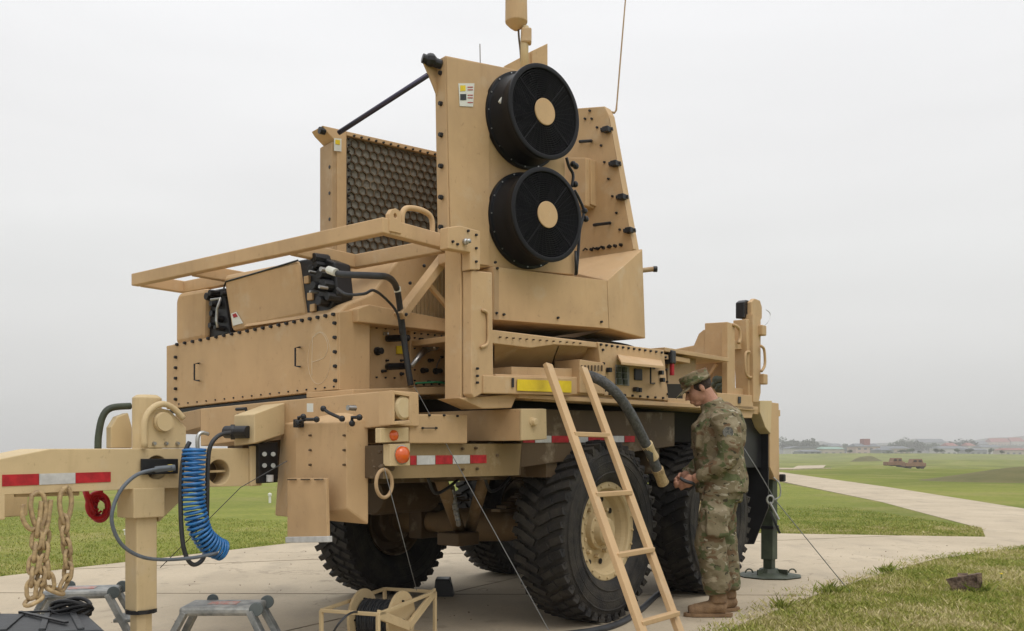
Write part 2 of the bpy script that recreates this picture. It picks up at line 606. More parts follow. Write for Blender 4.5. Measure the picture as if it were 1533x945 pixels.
vecs = [(q.x, q.y) for q in roadpts] + [(9.6, 52), (6.0, 72), (11.5, 76), (14.0, 66)] + [(GP(1170, 708).x, GP(1170, 708).y), (GP(1330, 731).x, GP(1330, 731).y), (GP(1533, 762).x, GP(1533, 762).y), (16.5, 15.2), (16.5, 12.9), (9.2, 12.62)]
m_ = M()
m_.prism([Vector((x, y, .008 + float(terrain(np.float64(x), np.float64(y))) + (.03 if y > 30 else 0))) for x, y in vecs], Vector((0, 0, -.1)))
struct(m_.out('road', CONC, None, bevel=0))
for (p0, p1, wd) in ((GP(1225, 686.5), GP(1168, 692.5), 3.0), (GP(1215, 698), GP(1150, 703), 1.8)):
    m_ = M()
    n_ = 24
    for i in range(n_):
        q0 = p0.lerp(p1, i / n_); q1 = p0.lerp(p1, (i + 1) / n_)
        side = (q1 - q0).cross(Z).normalized() * wd
        pts = []
        for q in (q0 + side, q1 + side, q1 - side, q0 - side):
            pts.append(Vector((q.x, q.y, float(terrain(np.float64(q.x), np.float64(q.y))) + .08)))
        m_.prism(pts, Vector((0, 0, -.2)))
    struct(m_.out('path', CONC, None, bevel=0))
# joints in the pad: shallow sealed grooves
m_ = M()
def inside(x, y, poly):
    c = False
    j = len(poly) - 1
    for i in range(len(poly)):
        if (poly[i][1] > y) != (poly[j][1] > y) and x < (poly[j][0] - poly[i][0]) * (y - poly[i][1]) / (poly[j][1] - poly[i][1]) + poly[i][0]: c = not c
        j = i
    return c
for (p, d) in (((-3.4, 9.5), (.93, .36)), ((2.2, 7.45), (1, -.02)), ((-2.0, 5.0), (.5, .86))):
    d = Vector((d[0], d[1], 0)).normalized()
    p = Vector((p[0], p[1], 0))
    run = []
    for i in range(-120, 240):
        q = p + d * (i * .1)
        if inside(q.x, q.y, PAD) and q.y > 4: run.append(q)
    for q0, q1 in zip(run, run[1:]):
        if (q1 - q0).length < .15:
            m_.box((q0 + q1) / 2 + Z * .0135,   .1, .007, .005, (d, d.cross(Z), Z))
struct(m_.out('joint', SEAL, None, bevel=0))

def mound(cx, cy, sx, sy, h, label=None):
    k = M(); nx_, ny_ = 30, 16; vv = []; ff = []
    for j in range(ny_ + 1):
        for i in range(nx_ + 1):
            u_, v_ = -1 + 2 * i / nx_, -1 + 2 * j / ny_
            x, y = cx + u_ * sx, cy + v_ * sy
            r2 = u_ * u_ + v_ * v_
            z = float(terrain(np.float64(x), np.float64(y))) + h * max(0, 1 - r2) ** 1.3 * (1 + .15 * noise.noise(Vector((x * .4, y * .4, 1)))) - .03
            vv.append(Vector((x, y, z)))
    for j in range(ny_):
        for i in range(nx_):
            a_ = j * (nx_ + 1) + i; ff.append((a_, a_ + 1, a_ + nx_ + 2, a_ + nx_ + 1))
    k._mk(vv, ff)
    struct(k.out('mound', MOUNDM, None, bevel=0, smooth=True))
MOUNDM = mat('dry_mound_turf', (.095, .095, .030), .95, col2=(.14, .12, .045), scale=.8, detail=6, bump=.8, bscale=6)
mound(25.0, 40, 7.5, 4.5, .72)
mound(122, 318, 5.6, 6, 2.0)
# grass blades: near verges as one mass
def blade_mat():
    m = bpy.data.materials.new('grass_blades')
    m.use_nodes = True
    t = m.node_tree
    b = t.nodes['Principled BSDF']
    b.inputs['Roughness'].default_value = .7
    b.inputs['Specular IOR Level'].default_value = .2
    at = N(t, 'ShaderNodeAttribute')
    at.attribute_name = 'tint'
    r = N(t, 'ShaderNodeValToRGB')
    els = r.color_ramp.elements
    els[0].position = 0
    els[0].color = (.17, .215, .036, 1)
    els[1].position = 1
    els[1].color = (.60, .51, .29, 1)
    for p, c in ((.35, (.27, .30, .058)), (.55, (.36, .345, .092)), (.75, (.44, .385, .155))):
        e = els.new(p); e.color = (*c, 1)
    t.links.new(at.outputs['Fac'], r.inputs[0])
    t.links.new(r.outputs[0], b.inputs['Base Color'])
    return m
BLADE = blade_mat()
rng = np.random.default_rng(3)
def blades(name, cand, hmin, hmax, wd, dry, dense=None):
    P = np.array([(x, y) for x, y in cand])
    n = len(P)
    ang = rng.uniform(0, 2 * np.pi, n)
    hh = rng.uniform(hmin, hmax, n) * (0.6 + .8 * rng.random(n) ** 3)
    lean = rng.normal(0, .5, (n, 2)) * hh[:, None]
    z0 = terrain(P[:, 0], P[:, 1])
    W = wd * rng.uniform(.6, 1.4, n)
    dx, dy = np.cos(ang) * W, np.sin(ang) * W
    v0 = np.stack([P[:, 0] - dx, P[:, 1] - dy, z0], 1)
    v1 = np.stack([P[:, 0] + dx, P[:, 1] + dy, z0], 1)
    v2 = np.stack([P[:, 0] + lean[:, 0] * .35 + dx * .7, P[:, 1] + lean[:, 1] * .35 + dy * .7, z0 + hh * .6], 1)
    v3 = np.stack([P[:, 0] + lean[:, 0], P[:, 1] + lean[:, 1], z0 + hh], 1)
    vv = np.stack([v0, v1, v2, v3], 1).reshape(-1, 3)
    me = bpy.data.meshes.new(name)
    me.vertices.add(n * 4)
    me.vertices.foreach_set('co', vv.ravel())
    me.loops.add(n * 6)
    b4 = np.arange(n)[:, None] * 4
    tri = np.concatenate([b4 + [[0, 1, 2]], b4 + [[0, 2, 3]]], 1).ravel()
    me.loops.foreach_set('vertex_index', tri.astype('i'))
    me.polygons.add(n * 2)
    me.polygons.foreach_set('loop_start', np.arange(n * 2, dtype='i') * 3)
    me.polygons.foreach_set('loop_total', np.full(n * 2, 3, 'i'))
    me.update()
    patch = np.array([noise.noise(Vector((x * .9, y * .9, 0))) for x, y in P])
    patch2 = np.array([noise.noise(Vector((x * 3.1, y * 3.1, 5))) for x, y in P])
    tint = np.clip(dry + .42 * patch + .45 * patch2 + rng.normal(0, .20, n), 0, 1)
    at = me.attributes.new('tint', 'FLOAT', 'POINT')
    at.data.foreach_set('value', np.repeat(tint, 4).astype('f'))
    me.materials.append(BLADE)
    o = bpy.data.objects.new(name, me)
    COL.objects.link(o)
    o['kind'] = 'stuff'
    return o
# foreground verge at the right
c1 = []
while len(c1) < 170000:
    y = 3.6 + 11 * random.random() ** 1.25
    x = random.uniform(.6, y * .60)
    if not inside(x, y, PAD) and not inside(x, y, vecs):
        nn = noise.noise(Vector((x * 2.3, y * 2.3, 2)))
        if nn > -.28 + .5 * (random.random() - .5) - .3: c1.append((x, y))
edge = [GP(*p) for p in PAD_right[1:7]]
for k in range(7000):                                # ragged turf creeping over the edge of the concrete
    i = random.randrange(len(edge) - 1)
    q = edge[i].lerp(edge[i + 1], random.random())
    s_ = abs(random.gauss(0, .09)) * (1 + 1.5 * max(0, noise.noise(Vector((q.x * 1.7, q.y * 1.7, 9)))))
    c1.append((q.x - s_ * .6, q.y + s_ * .8))
tag(blades('verge_grass', c1, .010, .040, .0032, .60), 'short dry patchy grass verge beside the concrete pad in the foreground', 'grass')
c2 = []
for k in range(130000):
    t_ = random.random()
    q = A0.lerp(A1, t_)
    s_ = 10 * random.random() ** 1.8
    nn = Vector((dl.y, -dl.x, 0)) * -s_
    x, y = q.x + nn.x, q.y + nn.y
    if y > 4: c2.append((x, y))
c2 = [q for q in c2 if not inside(q[0], q[1], PAD)]
for k in range(90000):
    x = random.uniform(2.0, 8); y = random.uniform(12.6, 21)
    if not inside(x, y, PAD) and not inside(x, y, vecs) and x < 7.25 - max(0, 14.2 - y) * .5 and random.random() > (y - 14) / 7: c2.append((x, y))
tag(blades('meadow_grass', c2, .012, .035, .0045, .30), 'green mown grass along the far edges of the concrete pad', 'grass')
c3 = []
for (cx_, cy_, r_) in ((2.62, 7.62, .13), (3.6, 8.9, .07), (2.0, 6.85, .07), (3.9, 7.7, .15), (5.6, 9.9, .12)):
    for k in range(230):
        a_ = random.random() * 6.283; rr_ = r_ * abs(random.gauss(0, .5))
        c3.append((cx_ + rr_ * math.cos(a_), cy_ + rr_ * math.sin(a_)))
tag(blades('grass_tuft', c3, .035, .095, .0035, .22), 'taller bright green tufts at the corner of the verge', 'grass')

# ------------------------------------------------------------------ the radar trailer
T = empty('radar_trailer', L(0, 1.2, 0))
tag(T, 'tan military radar trailer on big wheels with two black cooling fans', 'radar trailer')
# ---- tongue
bt = 1.0
tong = [(-60, 716), (0, 687), (75, 672), (388, 671), (388, 727), (190, 733), (8, 741), (8, 778), (-60, 784)]
sp = SP(bt)
def cutholes(c):
    for (x, y, r) in ((235, 700, 17.5), (328, 707, 18.5)):
        p = sp.at(x, y)
        q = sp.at(x, y + r)
        c.cyl(p - V * .2, p + V * .12, (p - q).length, 28)
o = M().pp(sp, tong, V * .30).out('tongue_beam', CREAM, T, cut=cutter(cutholes))
tongue = o
lin = M()
for (x, y, r) in ((235, 700, 17.5), (328, 707, 18.5)):
    p = sp.at(x, y)
    M().cyl(p + V * .118, p + V * .1195, .07, 24).out('hole_shade_disc', UNDER, tongue, bevel=0)  # dark disc at the hole bottom, shade put into its colour
m_ = M(); m_.bar(sp.at(300, 707) + V * .06, sp.at(352, 705) + V * .06, .05, .012); m_.out('weld_bead', CREAM, tongue, bevel=0)
for x0, x1, mt in ((3, 58.5, REDT), (58.5, 113, WHT), (113, 166, REDT)):
    f0, f1 = x0 / 166, x1 / 166
    M().pp(sp, [(x0, 711 - 4.5 * f0), (x1 - .6, 711 - 4.5 * f1), (x1 - .6, 728.5 - 7 * f1), (x0, 728.5 - 7 * f0)], -V * .003).out('reflective_tape', mt, tongue, bevel=0)
# far cheek of the tongue
M().pp(SP(1.55), [(-40, 742), (42, 737), (42, 772), (-40, 778)], V * .12).out('far_cheek', CREAM, T)
# rail under the tongue that carries the chains
m_ = M(); m_.cyl(sp.at(30, 741) + V * .05, sp.at(125, 739) + V * .05, .012, 10); m_.out('chain_rail', CREAM, T, bevel=0, smooth=True)
# jack through the tongue
jc = L(-2.80, 1.07, 0)
M_ = M().box(jc + Z * .67, .112, .112, .62).out('jack_leg', CREAM, T, bevel=.006)
m_ = M(); m_.lathe(jc, Z, [(.02, .0), (.02, .055), (.36, .055)], 8); m_.out('jack_inner_leg', CREAM, T, bevel=0)
m_ = M(); m_.lathe(jc, Z, [(0, .0), (0, .15), (.02, .15), (.03, .06)], 8); m_.out('jack_foot', CREAM, T, bevel=0)
m_ = M(); m_.lathe(jc, Z, [(.345, .070), (.345, .0765), (.365, .0765), (.365, .070)], 12); m_.out('dark_band', BLACK, T, bevel=0)  # black ring near the lower end of the jack leg
M().box(jc + Z * .905, .17, .16, .15).out('jack_collar', CREAM, T)
m_ = M().hull([jc + U * .085 + Z * .98 - V * .02, jc + U * .085 + Z * .98 + V * .02, jc + U * .30 + Z * .98 - V * .02, jc + U * .30 + Z * .98 + V * .02, jc + U * .085 + Z * .80 - V * .02, jc + U * .085 + Z * .80 + V * .02])
m_.out('jack_gusset', CREAM, T)
jp = SP(1.02)
p = jp.at(236, 630)
m_ = M(); m_.lathe(Vector((p.x, p.y, 0)) + V * .10, Z, [(1.15, 0), (1.15, .072), (1.44, .072), (1.455, .05), (1.455, 0)], 20); m_.out('jack_head', CREAM, T, smooth=False)
# trunnion brackets on both sides
br = [(222, 671), (222, 628), (228, 615), (240, 611), (254, 614), (268, 628), (279, 640), (279, 671)]
sj = SP(1.0)
b1 = M().pp(sj, br, V * .05).out('jack_bracket', CREAM, T)
m_ = M()
rim_ = [sj.at(*q) - V * .015 for q in [(214, 670), (214, 632), (224, 613), (241, 605), (258, 612), (272, 627)]]
m_.tube(smooth_path(rim_, 4), .016, 8); m_.out('bracket_rim', CREAM, b1, bevel=0, smooth=True)
p = sj.at(242, 632)
m_ = M(); m_.lathe(p, -V, [(-.04, 0), (-.04, .05), (.02, .05), (.025, .046), (.035, .046), (.035, 0)], 24); m_.out('pivot_pin', CREAM, b1, bevel=0)
bolts([sj.at(x, 664) for x in (230, 248, 265)], -V, .011, b1, STEEL, h=.016)
m_ = M(); m_.pp(SP(1.3), [(166, 671), (166, 640), (176, 624), (192, 618), (198, 640), (198, 671)], V * .05); m_.out('jack_bracket', CREAM, T)
m_ = M(); m_.tube(smooth_path([sj.at(*q) + V * .32 for q in [(196, 672), (197, 650), (203, 622), (216, 608), (245, 605)]], 5), .018, 10); m_.out('jack_hose', OLIVE, T, bevel=0, smooth=True)
# electrical connector plates
M().pp(SP(.99), [(210, 687), (265, 687), (265, 709), (210, 711)], -V * .012).out('connector_plate', BLACK, T, bevel=.003)
m_ = M(); m_.cyl(SP(.93).at(232, 703), SP(.90).at(262, 700), .016, 12); m_.out('electrical_plug', GREYH, T, bevel=.002)
m_ = M(); m_.cyl(SP(.93).at(252, 701), SP(.93).at(258, 700.5), .018, 12); m_.out('plug_ring', YEL, T, bevel=0)
o = M().pp(SP(.95), [(388, 664), (416, 662), (416, 722), (388, 724)], V * .10).out('socket_plate', BLACK, T, bevel=.003)
m_ = M()
for x in (396, 409):
    for y in (680, 697): M().cyl(SP(.95).at(x, y), SP(.92).at(x, y), .013, 12).out('socket', STEEL, o, bevel=0)
m_ = M(); p = SP(.93).at(404, 716); m_.cyl(p + Z * .018, p - Z * .02, .02, 12); m_.out('socket_cap', WHT, o, bevel=0)
M().pp(SP(1.0), [(372, 668), (389, 667), (389, 727), (372, 728)], -V * .02).out('hinge_block', CREAM, T)

# ---- front equipment box with the bolted door
fa = FP(-1.8)
door = [(262, 516), (507, 468), (508, 583), (263, 611)]
M().pp(fa, [(249, 518), (507, 468), (508, 584), (249, 613)], U * .21).out('equipment_box', TAN, T)
M().lbox(-1.585, -1.0, 1.0, 2.48, 1.49, 1.93).out('equipment_box_rear', TAN, T)
dr = M().pp(FP(-1.8), door, -U * .012).out('access_door', TAN, T, bevel=.003)
fb = FP(-1.813)
bp_ = [fb.at(x, y) for x, y in row((266, 516), (500, 471), 21)] + [fb.at(x, y) for x, y in row((264, 535), (264, 598), 5)] + [fb.at(x, y) for x, y in row((502, 484), (503, 570), 5)]
bolts(bp_, -U, .012, T, BLACK, 'door_bolts', .016)
bolts([fb.at(x, y) for x, y in row((268, 605), (500, 579), 18)], -U, .006, T, BLACK, 'door_rivets', .006)
for (x, y0, y1, s_) in ((291, 544, 569, 1), (442, 520, 548, 1)):
    m_ = M()
    q = FP(-1.86)
    m_.tube([fb.at(x + 7, y0), q.at(x + 6, y0), q.at(x, y0 + 1), q.at(x, y1), q.at(x + 6, y1 + 1), fb.at(x + 7, y1 + 1)], .0055, 8)
    m_.out('door_handle', BLACK, T, bevel=0)
# chalk mark: a P in a ring
m_ = M()
pth = [fb.at(478 + 17 * math.cos(t_), 536 + 39 * math.sin(t_) - 6 * math.cos(t_) * .5) for t_ in np.linspace(0, 6.1, 30)]
m_.tube(pth, .0015, 5)
m_.tube([fb.at(x, y) for x, y in ((467, 562), (467, 540), (468, 504))], .0022, 5)
m_.tube(smooth_path([fb.at(x, y) for x, y in ((468, 506), (480, 498), (489, 510), (490, 524), (484, 536), (468, 542))], 5), .0022, 5)
m_.out('chalk_mark', CHALK, dr, bevel=0)
M().pp(fa, [(249, 614.5), (510, 585.5), (520, 587), (520, 590), (249, 619)], U * .2).out('gap_shade_strip', BLACK, T, bevel=0)  # black strip painting the shaded gap below the box
# box side facing right, with the recessed connector bay
s7 = SP(.70)
M().pp(s7, [(508, 467), (536, 463), (554, 466), (554, 588), (508, 584)], V * .35).out('box_side', TAN, T)
M().pp(SP(.655), [(536, 462), (553, 456), (692, 482), (692, 499), (556, 484), (536, 482)], V * .35).out('bay_ledge', TAN, T)
bay = M().pp(SP(.80), [(554, 478), (700, 488), (700, 590), (554, 590)], V * .05).out('connector_bay', TAN, T)
M().pp(SP(.775), [(614, 494), (688, 502), (688, 579), (614, 579)], V * .02).out('connector_panel', TAN, T, bevel=.003)
s8 = SP(.775)
bolts([s8.at(x, y) for x, y in row((620, 499), (680, 505), 7) + row((620, 506), (620, 570), 5) + row((681, 510), (681, 572), 4) + row((622, 576), (680, 575), 6)], -V, .006, T, BLACK, 'panel_bolts')
bolts([SP(.80).at(x, y) for x, y in row((563, 491), (590, 493), 3) + row((563, 565), (590, 566), 3)], -V, .006, T, BLACK, 'bay_bolts')
def knob(pl, x, y, r, ln, m=BLACK, name='connector', dirv=None, par=T):
    p = pl.at(x, y); d = dirv or -V
    k = M(); k.lathe(p, d, [(0, 0), (0, r * 1.3), (ln * .25, r * 1.3), (ln * .3, r), (ln * .9, r), (ln, r * .75), (ln, 0)], 14)
    return k.out(name, m, par, bevel=0)
knob(SP(.80), 564, 526, .020, .05)
knob(SP(.775), 637, 520, .026, .10, STEEL)
knob(SP(.775), 632, 555, .014, .05); knob(SP(.775), 651, 556, .016, .06); knob(SP(.775), 672, 518, .014, .05); knob(SP(.775), 671, 557, .016, .05)
for (x, y) in ((588, 507), (588, 549)):
    m_ = M(); m_.tube([SP(.80).at(x - 8, y), SP(.76).at(x - 5, y), SP(.70).at(x + 20, y - 1), SP(.68).at(x + 22, y - 1)], .021, 12); m_.out('cable_plug', BLACK, T, bevel=0, smooth=True)
m_ = M(); m_.tube([SP(.79).at(641, 520), SP(.68).at(628, 533), SP(.66).at(616, 548)], [.022, .018, .014], 12); m_.out('cable_plug', STEEL, T, bevel=0, smooth=True)
M().pp(SP(.795), [(593, 518), (606, 518), (606, 530), (593, 530)], -V * .01).out('warning_label', YEL, T, bevel=0)
random.seed(77)
for (x, y, r_) in ((575, 500, .008), (600, 540, .007), (572, 556, .008), (600, 560, .009), (642, 540, .010), (660, 535, .007), (628, 508, .007), (656, 510, .009), (645, 572, .007), (578, 540, .006)):
    knob(SP(.80) if x < 612 else SP(.775), x, y, r_, .02 + random.random() * .02, random.choice((BLACK, STEEL, BLACK)), 'switch_knob')
m_ = M(); m_.tube(smooth_path([SP(.77).at(x, y) for x, y in ((660, 535), (655, 545), (652, 556))], 5), .004, 6); m_.out('cap_tether', STEEL, T, bevel=0)
m_ = M(); m_.tube(smooth_path([SP(.77).at(x, y) for x, y in ((672, 557), (676, 562), (670, 570), (655, 572), (640, 571))], 5), .006, 6); m_.out('jumper_cable', BLACK, T, bevel=0, smooth=True)
m_ = M(); m_.tube(smooth_path([SP(.77).at(x, y) for x, y in ((672, 515), (679, 525), (679, 545), (672, 556))], 5), .006, 8); m_.out('jumper_cable', BLACK, T, bevel=0, smooth=True)
M().pp(SP(.58), [(528, 583), (690, 578), (692, 590), (528, 592)], V * .4).out('bay_sill', TAN, T)
m_ = M(); m_.tube(smooth_path([SP(.56).at(x, y) for x, y in ((622, 574), (640, 573), (662, 573), (680, 581), (684, 592), (684, 612))], 5), .006, 8); m_.out('ground_wire', GREENW, T, bevel=0, smooth=True)

# ---- round-shouldered equipment above the box (a generator pair)
def drum(px, depth, m, name, par=T, a=-1.74, bev=.03):
    return M().pp(FP(a), px, U * depth).out(name, m, par, bevel=bev)
drum([(262, 516), (262, 448), (268, 438), (308, 431), (306, 508)], .5, TAN, 'left_housing')
drum([(306, 508), (308, 436), (335, 431), (345, 500)], .12, BLACK, 'left_end_plate', a=-1.70, bev=.01)
drum([(346, 497), (333, 416), (337, 411), (446, 389), (458, 474)], .55, TAN, 'main_housing', a=-1.76)
o = drum([(458, 474), (445, 390), (478, 384), (500, 392), (505, 440), (492, 468)], .13, BLACK, 'right_end_plate', a=-1.74, bev=.01)
fr = FP(-1.75)
m_ = M()
for (x, y) in ((460, 419), (465, 444), (469, 461)): M().box(fr.at(x, y), .02, .045, .045).out('square_port', TAN, o, bevel=.004)
m_ = M()
random.seed(11)
for (x, y, r) in ((481, 398, .03), (489, 412, .035), (483, 430, .03), (493, 428, .04), (487, 452, .035), (476, 405, .03), (497, 445, .03), (480, 388, .035)):
    q = fr.at(x, y); m_.cyl(q + U * .05, q - U * (.03 + .05 * random.random()), r, 10, r * .8)
m_.out('end_fitting', BLACK, o, bevel=.003)
m_ = M()
for (x, y, r) in ((500, 407, .014), (498, 433, .010), (483, 410, .007), (484, 440, .007)):
    q = fr.at(x, y); M().cyl(q - U * .04, q - U * .1, r, 8).out('steel_fitting', STEEL, o, bevel=0)
m_ = M()
for (x, y, r) in ((318, 445, .035), (327, 456, .03), (320, 470, .03), (330, 478, .028), (318, 488, .028), (333, 492, .022), (324, 440, .03), (336, 440, .02)):
    q = FP(-1.71).at(x, y); m_.cyl(q + U * .05, q - U * (.02 + .05 * random.random()), r, 10, r * .7)
lf = m_.out('end_fitting', BLACK, T, bevel=.003)
m_ = M()
m_.tube([FP(-1.78).at(x, y) for x, y in ((316, 449), (330, 447), (325, 462), (324, 480), (326, 490))], .009, 8)
m_.out('steel_pipe', STEEL, lf, bevel=0, smooth=True)
m_ = M(); m_.tube([FP(-1.76).at(x, y) for x, y in ((335, 432), (338, 422), (390, 407), (446, 390))], .006, 6); m_.out('housing_trim', BLACK, T, bevel=0)
m_ = M(); m_.pp(FP(-1.765), [(346, 470), (354, 467), (364, 484), (349, 488)], -U * .002)
st = m_.out('sticker', STK, T, bevel=0)
m_ = M(); m_.pp(FP(-1.768), [(348, 471), (353, 469), (356, 474), (350, 476)], -U * .002); m_.out('sticker_red_mark', REDT, st, bevel=0)
# sloped housing between the box and the radar
M().prism([SP(.74).at(*q) for q in ((505, 470), (520, 455), (556, 440), (600, 384), (634, 369), (676, 365), (600, 474))], V * .9).out('sloped_housing', TAN, T, bevel=.012)
M().pp(SP(.72), [(598, 474), (672, 376), (700, 376), (700, 492), (690, 490)], V * .05).out('ribbed_panel', RIB, T, bevel=0)
m_ = M()
for i in range(14):
    x = 612 + i * 6.3
    y0 = max(378, 470 - (x - 600) * 1.28)
    m_.bar(SP(.715).at(x, y0 + 3), SP(.715).at(x, 488), .010, .010, up=V)
m_.out('panel_ribs', RIB, T, bevel=0, kind='stuff')
m_ = M(); m_.bar(SP(.56).at(680, 366), SP(.56).at(598, 474), .05, .075, up=V); m_.out('diagonal_brace', TAN, T)
m_ = M(); m_.bar(SP(.60).at(640, 424), SP(.60).at(690, 484), .03, .028, up=V); m_.out('diagonal_brace', TAN, T)
m_ = M(); m_.bar(SP(.62).at(681, 372), SP(.62).at(681, 482), .04, .05, up=V); m_.out('upright_brace', TAN, T)
m_ = M()
for (x, y) in ((635, 398), (614, 424), (667, 396), (608, 471)):
    m_.ball(SP(.52).at(x, y), .011, seg=8)
m_.out('brace_bolts', BLACK, T, bevel=0, kind='stuff')
# bundled scrim net lying behind the rail
m_ = M()
m_.tube(smooth_path([FP(-1.2).at(x, y) for x, y in ((528, 408), (545, 398), (575, 392), (600, 386))], 5), [.03 + .03 * math.sin(i * .5) ** 2 + .02 for i in range(16)], 12)
m_.out('scrim_bundle', NET, T, bevel=0, smooth=True)

# ---- folded rail frame at the front, z about 2.35
zf = 2.335
def railz(px, py): return GP(px, py, zf)
cor = L(-1.96, .18, zf)
frm = empty('rail_frame', cor); frm.parent = T; frm.location = cor - Vector(T['_w'])
def rail(p0, p1, w_=.055, h_=.082): 
    k = M(); k.bar(p0, p1, w_, h_); return k.out('rail', TAN, frm, bevel=.006)
rail(L(-1.96, .16, zf), L(-1.96, 2.60, zf))
rail(L(-1.93, .19, zf + .001), L(-1.33, .19, zf + .001))
rail(L(-1.45, .22, zf - .002), L(-1.45, .98, zf - .002), .05)
rail(L(-1.93, .96, zf - .001), L(-1.43, .96, zf - .001), .05)
rail(L(-1.93, 2.57, zf - .001), L(-1.60, 2.57, zf - .001), .05)
rail(L(-1.6, 2.0, zf - .003), L(-1.6, 2.57, zf - .003), .05)
rail(L(-1.93, 1.95, zf - .003), L(-1.5, 1.95, zf - .003), .05)
sr = SP(.155)
def lug_cut(c):
    p = sr.at(592, 323); c.cyl(p - V * .1, p + V * .2, .012, 14)
M().pp(sr, [(583, 346), (583, 320), (587, 313), (593, 312), (599, 316), (601, 322), (601, 350)], V * .03).out('lifting_lug', TAN, frm, bevel=.003, cut=cutter(lug_cut))
m_ = M(); m_.tube(smooth_path([sr.at(x, y) + V * .03 for x, y in ((608, 350), (608, 322), (614, 311), (632, 312), (648, 320), (653, 332), (653, 352))], 5), .0155, 10); m_.out('grab_loop', TAN, frm, bevel=0, smooth=True)
m_ = M(); m_.box(L(-1.36, .15, zf - .085), .07, .07, .05); m_.out('rail_latch', BLACK, frm, bevel=.004)

# ---- corner post and folded outrigger, near front corner
sc_ = SP(-.02)
M().pp(SP(.03), [(690, 350), (712, 354), (712, 597), (690, 600)], V * .12).out('corner_post', TAN, T)
M().pp(SP(-.04), [(706, 405), (737, 408), (739, 580), (710, 596), (706, 590)], V * .065).out('post_cover', TAN, T, bevel=.006)
M().pp(SP(-.05), [(671, 340), (690, 338), (719, 346), (719, 404), (704, 404), (704, 378), (671, 372)], V * .06).out('hinge_plate', TAN, T)
bolts([SP(-.05).at(x, y) for x, y in ((677, 362), (684, 366), (700, 346), (712, 352), (712, 372), (712, 392))], -V, .008, T, BLACK, 'hinge_bolts')
m_ = M(); p = SP(-.06).at(697, 362); m_.ball(p, .018); m_.cyl(p, p - V * .03, .012, 10); m_.out('hinge_pin', STEEL, T, bevel=0, smooth=True)
m_ = M(); m_.tube(smooth_path([SP(-.05).at(x, y) for x, y in ((722, 464), (730, 470), (731, 492), (730, 514), (720, 520))], 5), .009, 8); m_.out('post_grip', TAN, T, bevel=0, smooth=True)
bolts([SP(-.05).at(714, y) for y in (552, 563, 573)], -V, .008, T, BLACK, 'post_bolts')
M().pp(SP(-.05), [(724, 562), (856, 566), (856, 592), (724, 589)], V * .16).out('outrigger_beam', TAN, T)
M().pp(SP(-.056), [(774, 568), (855, 570.5), (855, 588), (774, 585)], -V * .003).out('warning_sticker', YEL, T, bevel=0)
M().pp(SP(-.055), [(766, 566), (769, 566), (769, 580), (766, 580)], -V * .004).out('beam_slot', BLACK, T, bevel=0)
M().pp(SP(.0), [(686, 596), (775, 590), (766, 611), (722, 612), (700, 602)], V * .16).out('outrigger_shoe', TAN, T)
M().pp(SP(.02), [(786, 592), (838, 596), (838, 602), (786, 599)], V * .05).out('shoe_rail', TAN, T, bevel=.003)
# outrigger stub
M().pp(SP(-.06), [(778, 612), (815, 612), (816, 658), (778, 660)], V * 1.2).out('outrigger_tube', TAN, T)
o = M().pp(SP(-.062), [(778, 612.5), (815, 612.5), (816, 657.5), (778, 659.5)], -V * .014).out('tube_end_plate', CREAM, T, bevel=.003)
knob(SP(-.075), 797, 632, .022, .03, CREAM, 'end_knob', par=o)
# ---- front cross beam with roller
fbx = FP(-2.0)
M().pp(fbx, [(300, 612), (400, 602), (586, 584.5), (587, 637), (400, 655), (300, 668)], U * .20).out('front_cross_beam', TAN, T)
M().pp(fbx, [(262, 620), (300, 612), (300, 640), (262, 650)], U * .18).out('beam_bracket', TAND, T)
s0 = SP(-.005)
fo = M()
q = [s0.at(*p) for p in ((588, 585), (617, 590), (617, 634), (588, 636))]
qi = [s0.at(*p) for p in ((591, 590), (613, 594), (613, 629), (591, 631))]
for i in range(4):
    j = (i + 1) % 4
    fo.prism([q[i], q[j], qi[j], qi[i]], V * .1)
rg = fo.out('tube_mouth', TAN, T, bevel=.002)
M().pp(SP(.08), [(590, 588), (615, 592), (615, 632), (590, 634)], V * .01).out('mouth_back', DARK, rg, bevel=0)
p = SP(.03).at(600, 611)
m_ = M(); m_.lathe(p, -V, [(-.02, 0), (-.02, .062), (.02, .062), (.03, .05), (.03, .02), (.03, 0)], 20, ref=U); m_.out('roller', CREAM, rg, bevel=0)
# hydraulic block, plug
M().hull([FP(-2.25).at(x, y) for x, y in ((350, 622), (381, 620), (381, 664), (350, 668))] + [FP(-2.0).at(x, y) for x, y in ((395, 606), (427, 603), (427, 650), (395, 664))]).out('hydraulic_block', CREAM, T, bevel=.006)
m_ = M(); m_.cyl(FP(-2.3).at(338, 647), FP(-2.26).at(372, 647), .035, 16); m_.cyl(FP(-2.3).at(345, 647), FP(-2.28).at(352, 647), .042, 16); m_.out('brake_plug', BLACK, T, bevel=.003)
m_ = M(); m_.tube([FP(-2.1).at(x, y) for x, y in ((354, 613), (368, 612), (370, 620), (356, 622))], .010, 8); m_.out('shackle', BLACK, T, bevel=0)
